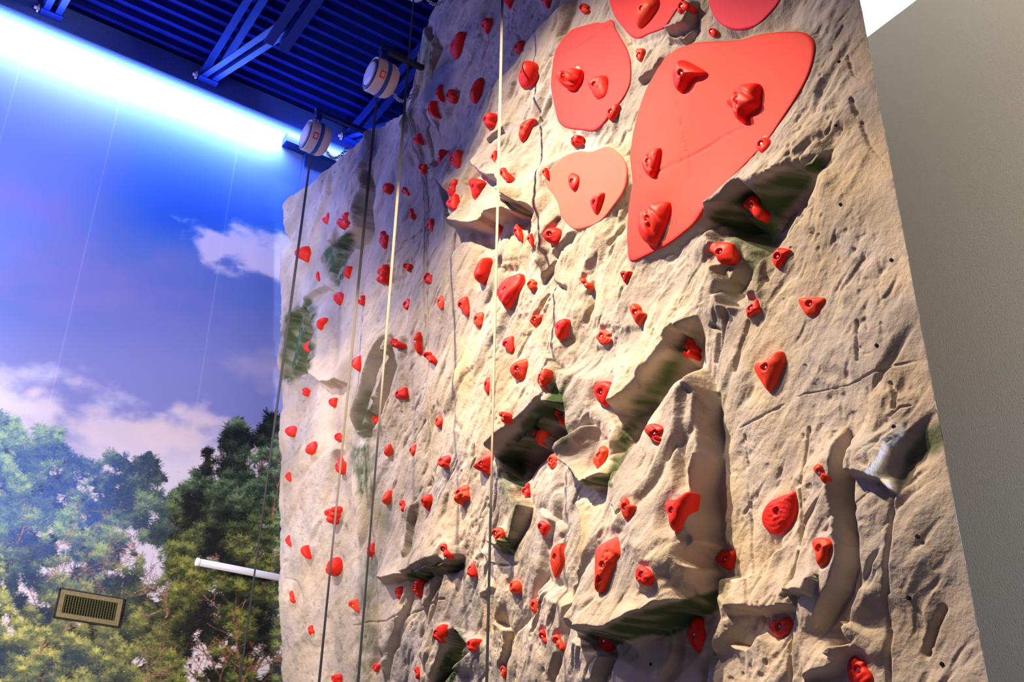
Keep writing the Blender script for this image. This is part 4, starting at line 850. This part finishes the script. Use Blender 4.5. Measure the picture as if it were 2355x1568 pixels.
# columns spaced evenly as seen across the wall's breadth (fine near, coarse far)
k = np.linspace(0, 1, 4000); yy = YR + (YL - YR) * k; sx = np.cumsum(1.0 / (yy + 1.2) ** 1.45); sx = (sx - sx[0]) / (sx[-1] - sx[0])
ycol = np.interp(np.linspace(0, 1, NV), sx, yy)
ztop = np.where(ycol < ycut, 9.3, np.interp(ycol, ty, tz))
def z_at(y, py):
    zz = np.linspace(0, 9.6, 600); _, v_ = proj(np.stack([base_x(np.full(600, y), zz), np.full(600, y), zz], -1)); return np.interp(-py, -v_, zz)
zlo = np.array([z_at(y, 1600) for y in ycol]); zhi = np.minimum(np.array([z_at(y, -30) for y in ycol]), ztop - .001)
rows = []
r0 = np.linspace(0, 1, 40)[:-1]; r1 = np.linspace(0, 1, NZ); r2 = np.linspace(0, 1, 40)[1:]
ZG = np.concatenate([r0[:, None] * zlo[None], zlo[None] + r1[:, None] * (zhi - zlo)[None], zhi[None] + r2[:, None] * (ztop - zhi)[None]], 0)
YG = np.repeat(ycol[None], ZG.shape[0], 0)
YG = YG + .0165 * (3.45 - ZG) * (1 - smooth((YG - YR) / .6))
HG = height(YG, ZG)
# level seats where the holds are bolted on
for P, (A, bh, t) in zip(HP, HSPEC):
    ry, rz = A * 1.0 + .006, bh * 1.0 + .006
    m = (np.abs(YG - P[1]) < ry * 1.5) & (np.abs(ZG - P[2]) < rz * 1.5)
    q = np.sqrt(((YG[m] - P[1]) / ry) ** 2 + ((ZG[m] - P[2]) / rz) ** 2)
    h0 = base_x(P[1], P[2]) - P[0]
    kk = 1 - smooth((q - .75) / .6)
    HG[m] = HG[m] * (1 - kk) + h0 * kk
def grid_h(y, z):
    """height of the finished surface"""
    j = np.clip(np.searchsorted(ycol, y), 1, NV - 1); j = np.where(np.abs(ycol[j] - y) > np.abs(ycol[j - 1] - y), j - 1, j)
    return np.array([np.interp(zz, ZG[:, jj], HG[:, jj]) for zz, jj in zip(np.atleast_1d(z), np.atleast_1d(j))])
XG = base_x(YG, ZG) - HG
V = np.stack([XG, YG, ZG], -1)
nr = ZG.shape[0]
# wrap the rim back so the shell has thickness: right flank, left flank and top
def rim(line, off): return line + off
def pad_cols(arr): return arr
Rr = V[:, :1] + np.array([.02, .018, 0]); Rr2 = np.stack([np.full((nr, 1), 3.16), np.full((nr, 1), YR + .20), ZG[:, :1]], -1)
Lr = V[:, -1:] + np.array([.03, .0, 0]); Lr2 = np.stack([base_x(YG[:, -1:], ZG[:, -1:]) + .16, np.full((nr, 1), YL - .03), ZG[:, -1:]], -1)
VV = np.concatenate([Rr2, Rr, V, Lr, Lr2], 1)
top2 = VV[-1:] * 1.0; top2[..., 0] += .14; top2[..., 2] -= .01
VV = np.concatenate([VV, top2], 0)
nR, nC = VV.shape[:2]; I = np.arange(nR * nC).reshape(nR, nC)
Fq = np.stack([I[:-1, :-1], I[1:, :-1], I[1:, 1:], I[:-1, 1:]], -1).reshape(-1, 4)

# rock material: base tint, moss paint and ochre from the surface attribute, grain by noise
YV, ZV = VV[..., 1], VV[..., 2]
wob = 16 * fbm(YV / .12, ZV / .12, 4, 120)
UPX, VPX = proj(VV)
green = np.zeros(YV.shape); och = np.zeros(YV.shape)
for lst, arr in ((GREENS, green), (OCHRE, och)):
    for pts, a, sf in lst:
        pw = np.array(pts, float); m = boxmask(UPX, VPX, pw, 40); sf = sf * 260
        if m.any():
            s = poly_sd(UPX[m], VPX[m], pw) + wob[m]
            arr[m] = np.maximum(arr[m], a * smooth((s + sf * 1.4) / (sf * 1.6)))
Y3 = YV + .8 * VV[..., 0]; Z3_ = ZV + .6 * VV[..., 0]
green = np.clip(green * 1.3, 0, .97)
green *= np.clip(.9 + .9 * fbm(Y3 / .05, Z3_ / .05, 3, 130), 0, 1)
mott = fbm(Y3 / .3, Z3_ / .3, 5, 140); och = np.clip(och + .9 * np.clip(fbm(Y3 / .33, Z3_ / .45, 4, 150) - .12, 0, 1), 0, 1)
grey = np.clip(.5 + 1.6 * fbm(Y3 / .6 + Z3_ / 1.1, Z3_ / .25, 4, 160), 0, 1)
dirt = np.clip(fbm(Y3 / .05, Z3_ / .05, 3, 170) - .22, 0, 1) * np.clip(fbm(YV / .6, ZV / .6, 2, 175) + .3, 0, 1)
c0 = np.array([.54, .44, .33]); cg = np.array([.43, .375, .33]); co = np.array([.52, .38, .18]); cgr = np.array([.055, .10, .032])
colr = c0 * (1 - grey[..., None]) + cg * grey[..., None]
colr = colr * (1 - .75 * och[..., None]) + co * .75 * och[..., None]
colr = colr * (1 + .45 * mott[..., None]) * (1 - 1.3 * dirt[..., None])
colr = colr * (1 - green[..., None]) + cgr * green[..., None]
colr = np.clip(colr, .01, .8)
M_rock, nt, bs, _a = attr_mat('cast_rock', 'Col', .85, .15)
tc = nt.nodes.new('ShaderNodeTexCoord')
n1 = nt.nodes.new('ShaderNodeTexNoise'); n1.inputs['Scale'].default_value = 70; n1.inputs['Detail'].default_value = 8
nt.links.new(tc.outputs['Object'], n1.inputs['Vector'])
bp = nt.nodes.new('ShaderNodeBump'); bp.inputs['Strength'].default_value = .38; bp.inputs['Distance'].default_value = .006
n2 = nt.nodes.new('ShaderNodeTexNoise'); n2.inputs['Scale'].default_value = 13; n2.inputs['Detail'].default_value = 5; n2.inputs['Roughness'].default_value = .6
nt.links.new(tc.outputs['Object'], n2.inputs['Vector'])
bp2 = nt.nodes.new('ShaderNodeBump'); bp2.inputs['Strength'].default_value = .45; bp2.inputs['Distance'].default_value = .03
nt.links.new(n2.outputs[0], bp2.inputs['Height']); nt.links.new(bp2.outputs[0], bp.inputs['Normal'])
nt.links.new(n1.outputs[0], bp.inputs['Height']); nt.links.new(bp.outputs[0], bs.inputs['Normal'])
wall = bulk('climbing_wall', VV.reshape(-1, 3), Fq, M_rock)
ca = wall.data.color_attributes.new('Col', 'FLOAT_COLOR', 'POINT')
ca.data.foreach_set('color', np.concatenate([colr.reshape(-1, 3), np.ones((nR * nC, 1))], 1).astype(np.float32).ravel())
tag(wall, 'tall cast rock climbing wall, beige with green stains, carrying a red paw print', 'climbing wall')

# painted pads of the paw print: shallow shells on the rock
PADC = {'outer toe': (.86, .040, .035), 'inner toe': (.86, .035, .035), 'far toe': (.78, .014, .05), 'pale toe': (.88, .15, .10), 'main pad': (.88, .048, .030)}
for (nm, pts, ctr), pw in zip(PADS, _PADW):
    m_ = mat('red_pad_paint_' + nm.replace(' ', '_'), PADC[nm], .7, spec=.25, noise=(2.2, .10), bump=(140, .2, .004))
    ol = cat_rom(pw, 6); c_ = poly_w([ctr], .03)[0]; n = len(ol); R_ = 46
    s = np.linspace(0, 1, R_)[1:]
    Y = c_[0] + s[:, None] * (ol[:, 0] - c_[0]); Z = c_[1] + s[:, None] * (ol[:, 1] - c_[1])
    Y = np.concatenate([Y, Y[-1:]], 0); Z = np.concatenate([Z, Z[-1:]], 0)
    H = height(Y, Z); X = base_x(Y, Z) - H - .005; X[-1] += .03; X[-2] += .002
    ctrX = float(base_x(c_[0], c_[1]) - height(np.array([c_[0]]), np.array([c_[1]]))[0]) - .005
    vs = np.concatenate([np.array([[ctrX, c_[0], c_[1]]]), np.stack([X, Y, Z], -1).reshape(-1, 3)], 0)
    fs = [(0, 1 + (j + 1) % n, 1 + j) for j in range(n)]
    for i in range(R_ - 1):
        for j in range(n): a = 1 + i * n; fs.append((a + j, a + (j + 1) % n, a + n + (j + 1) % n, a + n + j))
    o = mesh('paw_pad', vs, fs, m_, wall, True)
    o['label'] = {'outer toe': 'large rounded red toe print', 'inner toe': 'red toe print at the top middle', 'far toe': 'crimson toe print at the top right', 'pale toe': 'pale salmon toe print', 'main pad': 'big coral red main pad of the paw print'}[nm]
# open bolt holes
bhp = np.array([(1930, 142), (1922, 288), (1933, 470), (2050, 598), (2016, 794), (2056, 981), (2111, 1234), (2091, 1375), (2167, 1527), (1497, 1527)], float)
for P in wall_hit(bhp[:, 0], bhp[:, 1]):
    x0 = base_x(P[1], P[2]) - grid_h(P[1], P[2])[0]
    b = MB(); b.disc_stack((x0 - .004, P[1], P[2]), (1, 0, 0), [(0, .0065), (.02, .0065)], 16); o = b.build('bolt_hole', M_dark, wall)

# ------------------------------------------------------------------ holds
def make_hold(i, spec, P, dims):
    cx, cy, wpx, hpx, shp, lab = spec; A, B, t = dims
    rs = np.random.RandomState(100 + i)
    lobes = None
    if isinstance(shp, str): ol = cat_rom(TPL[shp], 5); c0_ = np.array([-.12, -.08]) if shp != 'half' else np.array([.1, 0])
    elif isinstance(shp, list):
        lobes = shp; c0_ = np.array([0.0, 0.0]); best = max(lobes, key=lambda q: q[2]); c0_ = np.array([best[0], best[1]]) * .5
        n = 60; ol = []
        for k_ in range(n):
            a = 2 * math.pi * k_ / n; d = np.array([math.cos(a), math.sin(a)]); r = .12
            for lx, ly, lr in lobes:
                oc = np.array([lx, ly]) - c0_; bq = oc @ d; disc = lr * lr - (oc @ oc - bq * bq)
                if disc > 0: r = max(r, bq + math.sqrt(disc))
            ol.append(c0_ + d * r)
        ol = np.array(ol); ol = (ol + np.roll(ol, 1, 0) + np.roll(ol, -1, 0)) / 3
    else:
        q = np.array(shp[1]); lo, hi = q.min(0), q.max(0)
        ol = cat_rom((q - (lo + hi) / 2) / ((hi - lo) / 2), 5); c0_ = ol.mean(0)
    jx, jy, jz = jac(P); J = np.array([jy, jz]).T
    off = np.array([min(wpx / 2, A * abs(jy[0])), hpx / 2])
    J = J.copy(); J[1, 0] *= 1.0 if abs(jy[0]) > 230 else .45
    px = ol * off; base = np.linalg.solve(J, px.T).T
    cpx = np.linalg.solve(J, c0_ * off)
    # the dome leans out of the wall: move the foot so that foot and dome together sit where the hold is seen
    sh = np.linalg.solve(J, .30 * t * jx)
    n = len(base); R_ = 16; pat = BIGPAT.get(int(cx)); 
    s = np.concatenate([[.10, .16, .20], np.linspace(.27, 1, R_)])
    big = min(A, B)
    BY = cpx[0] + s[:, None] * (base[:, 0] - cpx[0]); BZ = cpx[1] + s[:, None] * (base[:, 1] - cpx[1])
    nx_, ny_ = (BY / max(A, 1e-4)), (BZ / B)
    prof = np.sqrt(np.clip(1 - s ** 2.6, 0, 1))[:, None] * np.ones(n)[None]
    if lobes is not None:
        PX = (c0_[0] + s[:, None] * (ol[:, 0] - c0_[0])); PY = (c0_[1] + s[:, None] * (ol[:, 1] - c0_[1])); hh = np.zeros(PX.shape)
        for lx, ly, lr in lobes: hh = np.maximum(hh, lr * 1.7 * np.sqrt(np.clip(1.08 - ((PX - lx) ** 2 + (PY - ly) ** 2) / lr ** 2, 0, 1)))
        prof = np.clip(.30 * prof + .8 * hh * np.clip((1 - s[:, None]) * 6, 0, 1) ** .5, 0, 1.15)
    else:
        ax = rs.uniform(-.4, .4); prof = prof * (1 + ax * nx_ + .22 * ny_ * 1.0 * rs.choice([-1, 1, 1]))
        prof = prof * (1 + .22 * fbm(nx_ * 1.1 + i, ny_ * 1.1, 3, i))
    dn = 0
    if pat == 'rib': dn = .035 * np.sin((nx_ * .8 + ny_ * 1.6) * 24)
    elif pat == 'scale':
        u_ = nx_ * 3.2 + .8 * ny_; v_ = ny_ * 4.5 - nx_ * 1.5 + .35 * np.sin(nx_ * 5); dn = .13 * (np.abs(np.sin(u_ * 1.6 + np.round(v_) * 1.5)) ** .6 * (v_ - np.floor(v_)) - .4)
    elif pat == 'pit': dn = -.5 * np.clip(fbm(nx_ * 3.4, ny_ * 5.2, 2, 7) - .10, 0, .35) * 2.2 * (nx_ * .6 + ny_ * .35 < .18)
    elif pat == 'ripple': dn = .07 * np.sin(ny_ * 11 + nx_ * 6 + 3 * fbm(nx_, ny_, 2, 3))
    elif pat == 'crease': dn = -.22 * np.exp(-((nx_ * .75 - ny_ * .55 + .25 * np.sin(ny_ * 3)) / .09) ** 2) - .12 * np.exp(-((nx_ * .75 - ny_ * .55 + .35) / .07) ** 2)
    elif pat == 'lump': dn = .30 * fbm(nx_ * 2.2, ny_ * 2.2, 3, i)
    elif pat == 'facet': dn = .25 * np.abs(fbm(nx_ * 1.6, ny_ * 1.6, 1, i)) - .3 * np.clip(.25 - np.hypot(nx_ + .1, ny_ - .1), 0, 1)
    hx = t * np.clip(prof + dn * (1 - s[:, None] ** 6) * (s[:, None] > .22), 0.02, 1.6)
    # bolt recess in the middle
    rb = min(.0095, big * .30); rad = np.hypot(BY - cpx[0], BZ - cpx[1])
    rec = min(.5 * t, .014)
    hx = hx - rec * (1 - smooth((rad - rb * 1.1) / (rb * .7)))
    hx[-1] = -.015
    hx = np.concatenate([hx, hx[-1:] - .03], 0); BY = np.concatenate([BY, BY[-1:]], 0); BZ = np.concatenate([BZ, BZ[-1:]], 0); hx[-2] = .004
    X = -hx; h0 = t * float(np.clip(prof[0, 0], 0.02, 1.6)) - rec
    vs = [(-h0, cpx[0], cpx[1])] + [tuple(v_) for v_ in np.stack([X, BY, BZ], -1).reshape(-1, 3)]
    # in image-space order the ring runs clockwise; recalc handles orientation
    fs = [(0, 1 + j, 1 + (j + 1) % n) for j in range(n)]
    for r_ in range(len(hx) - 1):
        for j in range(n): a = 1 + r_ * n; fs.append((a + j, a + n + j, a + n + (j + 1) % n, a + (j + 1) % n))
    fs.append(tuple(1 + (len(hx) - 1) * n + j for j in range(n)))
    orange = ('orange' in lab) or cy > 600 and cx > 1000 and i % 3 == 0  # some bright-zone holds, and those labelled orange, take the lit resin colour
    mb = MB(); mb.add(vs, fs); o = mb.build('climbing_hold', M_hold_lit if orange else M_hold, None, True)
    o.location = (P[0], P[1] + sh[0], P[2] + sh[1])
    # tilt with the lean of the wall
    dz = .05; lean = (base_x(P[1], P[2] + dz) - base_x(P[1], P[2])) / dz
    o.rotation_euler = (0, math.atan(lean), 0)
    tag(o, lab, 'climbing hold', 'holds on the climbing wall')
    if big > .011:
        rr = rb * .62; bb = MB(); bb.disc_stack((-h0 + .001, cpx[0], cpx[1]), (-1, 0, 0), [(0, rr), (rr * .8, rr), (rr, rr * .8), (rr, rr * .45), (rr * .5, rr * .45)], 14)
        bb.build('bolt', M_bolt, o)
    return o
for i, (spec, P, dims) in enumerate(zip(HOLDS, HP, HSPEC)): make_hold(i, spec, P, dims)
# ------------------------------------------------------------------ auto belay drums, straps and chains
DRX = 2.45
def drum(px, py, cham, lab):
    c = on(px, py, 0, DRX); root = bpy.data.objects.new('auto_belay', None); COL.objects.link(root); root.location = tuple(c)
    tag(root, lab, 'auto belay', 'auto belay drums hanging above the rock')
    R = .133
    b = MB(); b.disc_stack((0, 0, 0), (1, 0, 0), [(-.075, R * .90), (-.086, R * .97), (-.078, R), (.05, R), (.065, R * .97), (.08, R * .93), (.10, R * .78)], 48); h = b.build('housing', M_drum, root, False)
    b = MB(); b.disc_stack((0, 0, 0), (-1, 0, 0), [(.07, R * .86), (.088, R * .86), (.090, R * .80)], 48); b.build('dark_rim', M_black, root)
    b = MB(); b.disc_stack((0, 0, 0), (-1, 0, 0), [(.08, R * .72), (.094, R * .70), (.103, R * .58), (.106, R * .3)], 48); b.build('face_plate', M_face, root, True)
    b = MB(); b.disc_stack((0, 0, 0), (1, 0, 0), [(-.008, R + .004), (.022, R + .004)], 48); b.build('band', M_strap, root)
    # sticker on the flank facing the camera, below left
    for nm, m_, wd, k_ in (('sticker', M_label, 1.0, .003), ('sticker_window', M_paper, .55, .005)):
        vs = []; n = 8
        for a_ in np.linspace(-.21 * wd, .21 * wd, n):
            ang = math.radians(212) + a_
            for xx in (-.040 - .020 * wd, -.040 + .020 * wd): vs.append((xx, (R + k_) * math.cos(ang), (R + k_) * math.sin(ang)))
        mesh(nm, vs, [(2 * i, 2 * i + 1, 2 * i + 3, 2 * i + 2) for i in range(n - 1)], m_, root)
    b = MB(); b.disc_stack((.005, 0, -R + .01), (0, 0, -1), [(-.01, .040), (.010, .040), (.018, .032), (.05, .016)], 24); b.build('strap_nozzle', M_black, root, True)
    # hanger: eye, shackle and bracket
    b = MB(); b.tube([(.008 + .0, .024 * math.cos(a), R + .024 + .024 * math.sin(a)) for a in np.linspace(0, 2 * math.pi, 20, endpoint=False)], .008, 8, True); b.build('eye', M_shack, root, True)
    b = MB(); b.tube([(.028 * math.cos(a) + .0, .0, R + .062 + .028 * math.sin(a)) for a in np.linspace(0, 2 * math.pi, 18, endpoint=False)], .005, 8, True); b.build('shackle', M_steel, root, True)
    b = MB(); b.box((-.02, -.010, R + .07), (.03, .010, R + .13)); b.box((-.035, -.03, R + .13), (.045, .03, R + .137)); b.build('bracket', M_joist, root)
    # support arm from the bracket to the frame above the rock
    b = MB(); b.bar((-.03, 0, R + .155), (.62, .0, R + .155), (0, .035, 0), (0, 0, .035)); b.build('support_arm', M_joist if cham else M_black, root)
    return c, root
def chain(a, m, e, lab):
    """links hanging from a through m to e"""
    a, m, e = (np.asarray(q, float) for q in (a, m, e)); n = 15
    pts = [(1 - t) ** 2 * a + 2 * t * (1 - t) * m + t * t * e for t in np.linspace(0, 1, n + 1)]
    root = bpy.data.objects.new('safety_chain', None); COL.objects.link(root); root.location = tuple(a); tag(root, lab, 'chain', 'safety chains of the auto belays')
    for i in range(n):
        p, q = pts[i] - a, pts[i + 1] - a; d = q - p; L = np.linalg.norm(d); d /= L
        u = np.cross(d, [0.3, .2, 1]); u /= np.linalg.norm(u); v = np.cross(d, u); s_ = u if i % 2 else v; c_ = (p + q) / 2
        loop = [c_ + d * (L * .66) * math.cos(t) + s_ * .0125 * math.sin(t) for t in np.linspace(0, 2 * math.pi, 12, endpoint=False)]
        b = MB(); b.tube(loop, .0042, 6, True); b.build('chain_link', M_steel, root, True)
drums = []
for px, py, lab in ((725, 318, 'lowest white auto belay drum with red sticker, beside the glowing wall washer'),
                    (876, 180, 'middle white auto belay drum with red sticker, in front of the dark ribbed ceiling'),
                    (952, -42, 'white auto belay drum cut off by the top edge of the picture')):
    drums.append(drum(px, py, px < 800, lab))
for (c, r), lab in zip(drums, ('small steel chain hanging right of the lowest auto belay drum', 'small steel chain hanging right of the middle auto belay drum', 'small steel chain beside the topmost, cropped auto belay drum')):
    chain(c + np.array([.112, .0, -.08]), c + np.array([.19, 0, -.22]), c + np.array([.29, -.02, .04]), lab)

# webbing straps hang plumb
def strap_mat():
    m = bpy.data.materials.new('two_tone_webbing'); m.use_nodes = True; nt = m.node_tree; b = nt.nodes['Principled BSDF']; b.inputs['Roughness'].default_value = .8
    tc = nt.nodes.new('ShaderNodeAttribute'); tc.attribute_name = 'Col'; nt.links.new(tc.outputs['Color'], b.inputs['Base Color'])
    return m
M_web = strap_mat()
def strap(px, py, cream, lab, wid=.017, ztop=None, x=DRX, tone=1.0):
    c = on(px, py, 0, x); zt = ztop if ztop else c[2]; n = 260; vs = []; cols = []
    # cream = (y pixel start, y pixel end) of the light section, turned into heights
    def zof(pyy):
        zz = np.linspace(0, 12, 1500); _, v_ = proj(np.stack([np.full(1500, c[0]), np.full(1500, c[1]), zz], -1)); return np.interp(-pyy, -v_, zz)
    z1, z0 = zof(cream[0]), zof(cream[1])
    for i in range(n):
        z = .15 + (zt - .15) * i / (n - 1); a = .35 + .25 * math.sin(z * 1.3)
        # webbing faces the climber and turns slowly
        dx, dy = math.sin(a) * wid / 2, math.cos(a) * wid / 2; tx, ty = .0012 * math.cos(a), -.0012 * math.sin(a)
        vs += [(c[0] - dx - tx, c[1] + dy - ty, z), (c[0] + dx - tx, c[1] - dy - ty, z), (c[0] + dx + tx, c[1] - dy + ty, z), (c[0] - dx + tx, c[1] + dy + ty, z)]
        k_ = float(smooth((z - z0 + .35) / .7) * smooth((z1 + .1 - z) / .2)); cc = np.array([.62, .50, .34]) * tone * k_ + np.array([.018, .016, .015]) * (1 - k_); cols += [cc] * 4
    fs = []
    for i in range(n - 1):
        for j in range(4): a = i * 4; fs.append((a + j, a + (j + 1) % 4, a + 4 + (j + 1) % 4, a + 4 + j))
    fs += [(0, 1, 2, 3), tuple(4 * (n - 1) + j for j in (3, 2, 1, 0))]
    o = mesh('belay_strap', vs, fs, M_web); o['label'] = lab
    ca = o.data.color_attributes.new('Col', 'FLOAT_COLOR', 'POINT'); ca.data.foreach_set('color', np.concatenate([np.array(cols), np.ones((len(cols), 1))], 1).astype(np.float32).ravel())
    tag(o, lab, 'strap', 'belay straps hanging in front of the rock')
R_ = .133 + .02
strap(720, 318, (-900, -800), 'black belay strap hanging furthest left, over the mural and rock edge', ztop=drums[0][0][2] - R_ , wid=.022)
strap(871, 180, (680, 1250), 'second belay strap from the left, black above and grey brown below', tone=.45, ztop=drums[1][0][2] - R_, wid=.020)
strap(941, 120, (440, 930), 'third belay strap from the left, tan in the middle and black at both ends', tone=.75, ztop=drums[2][0][2] - R_ , wid=.017)
strap(1150, 230, (60, 1060), 'long cream belay strap crossing the middle of the rock wall', ztop=9.3, wid=.015, x=2.6)

# ------------------------------------------------------------------ roof joists
ZD = DECK - .02
def joist(U, lab, vend=6.45):
    root = bpy.data.objects.new('roof_joist', None); COL.objects.link(root); root.location = (U, MUR, ZD); tag(root, lab, 'joist', 'steel joists under the roof deck')
    def dbl(name, p, q, hgt, gap=.05, leg=.075):
        b = MB(); d = np.asarray(q, float) - p; d /= np.linalg.norm(d); nrm = np.cross([1, 0, 0], d); nrm /= np.linalg.norm(nrm)
        if nrm[2] < 0: nrm = -nrm
        for s_ in (-1, 1):
            o1 = np.array([s_ * (gap / 2 + .005), 0, 0]); o2 = np.array([s_ * (gap / 2 + leg / 2), 0, 0])
            b.bar(np.add(p, o1), np.add(q, o1), (.010, 0, 0), nrm * hgt)                       # upright leg of the angle
            b.bar(np.add(p, o2) - nrm * hgt * .5, np.add(q, o2) - nrm * hgt * .5, (leg, 0, 0), nrm * .010)   # flat leg
        return b.build(name, M_joist, root)
    L = MUR + 3.0; yb = vend - MUR
    dbl('top_chord', (0, -.03, -.08), (0, -L, -.08), .075)
    dbl('end_web', (0, -.06, -.13), (0, yb - .05, -1.33), .06, .05, .06)
    dbl('bottom_chord', (0, yb + .1, -1.40), (0, -L, -1.40), .11, .05, .085)
    y = yb - .15; k_ = 0
    while y > -L + 1.3:
        b = MB(); b.bar((0, y, -1.36 if k_ % 2 == 0 else -.12), (0, y - .65, -.12 if k_ % 2 == 0 else -1.36), (.03, 0, 0), (0, .02, .02)); b.build('web_member', M_joist, root); y -= .65; k_ += 1
    b = MB(); b.box((-.10, -.10, -.20), (.10, -.005, -.15)); b.build('bearing_seat', M_joist, root)
    b = MB(); b.tube([(-.11, -.045, -.17), (-.16, -.045, -.17)], .018, 10); b.box((-.135, -.06, -.21), (-.115, -.03, -.13)); b.build('anchor_bolt', M_paper, root)
joist(0.42, 'dark blue roof joist meeting the wall at the top left of the picture')
joist(1.994, 'blue roof joist whose sloping end meets the wall above the light band', 6.45)
joist(3.66, 'dark blue roof joist ending behind the top of the climbing wall', 6.45)
# small conduit on the deck
b = MB(); b.tube([(0.9, 6.9, DECK - .05), (1.95, 6.9, DECK - .05)], .02, 8); tag(b.build('conduit', mat('rusty_conduit', (.30, .14, .12), .5)), 'thin reddish conduit crossing under the roof deck beside the blue joist', 'pipe')

# ------------------------------------------------------------------ grey pipe and wall vent
p1 = on(456, 1292, 1, 8.45); p2 = on(655, 1331, 1, 8.45); p2[2] = p1[2] = (p1[2] + p2[2]) / 2
p3 = np.array([4.18, 8.45, p1[2]])
root = bpy.data.objects.new('wall_pipe', None); COL.objects.link(root); root.location = tuple(p1); tag(root, 'pale grey pipe sticking out from behind the rock in front of the pine mural', 'pipe')
b = MB(); b.tube([(0, 0, 0), tuple((p3 - p1) * .5), tuple(p3 - p1)], .030, 20); b.build('tube', M_pipe, root, True)
b = MB(); b.disc_stack((0.004, 0, 0), (-1, 0, 0), [(0, .034), (.02, .034), (.024, .028)], 20); b.build('end_cap', M_white, root)
c = on(205, 1397, 1, MUR - .02); q = [on(*t_, 1, MUR - .02) for t_ in ((140, 1356), (283, 1378), (128, 1418), (271, 1440))]
x0 = (q[0][0] + q[2][0]) / 2; x1 = (q[1][0] + q[3][0]) / 2; z1 = (q[0][2] + q[1][2]) / 2; z0 = (q[2][2] + q[3][2]) / 2
root = bpy.data.objects.new('air_vent', None); COL.objects.link(root); root.location = ((x0 + x1) / 2, MUR, (z0 + z1) / 2)
tag(root, 'dark rectangular air vent grille with a weathered frame set in the tree mural', 'vent')
W, Hh = (x1 - x0) / 2, (z1 - z0) / 2; fr = .035
b = MB(); b.box((-W, -.03, -Hh), (W, -.003, -Hh + fr)); b.box((-W, -.03, Hh - fr), (W, -.003, Hh)); b.box((-W, -.03, -Hh + fr), (-W + fr, -.003, Hh - fr)); b.box((W - fr, -.03, -Hh + fr), (W, -.003, Hh - fr)); b.build('frame', M_woodv, root)
b = MB(); b.box((-W - .012, -.022, Hh - .006), (W + .012, -.003, Hh + .012)); b.box((-W - .012, -.022, -Hh - .010), (W + .012, -.003, -Hh + .004)); b.box((-W - .012, -.022, -Hh), (-W + .004, -.003, Hh)); b.box((W - .004, -.022, -Hh), (W + .012, -.003, Hh)); b.build('trim_edge', M_black, root)
b = MB(); b.box((-W + fr, -.006, -Hh + fr), (W - fr, -.004, Hh - fr)); b.build('backing', M_dark, root)
b = MB(); n = 20
for i in range(n):
    xx = -W + fr + (2 * W - 2 * fr) * (i + .5) / n; b.box((xx - .005, -.024, -Hh + fr), (xx + .005, -.012, Hh - fr))
b.build('vertical_louvres', M_grid, root)
b = MB()
for i in range(7):
    zz = -Hh + fr + (2 * Hh - 2 * fr) * (i + .5) / 7; b.box((-W + fr, -.014, zz - .004), (W - fr, -.008, zz + .004))
b.build('horizontal_louvres', M_grid, root)
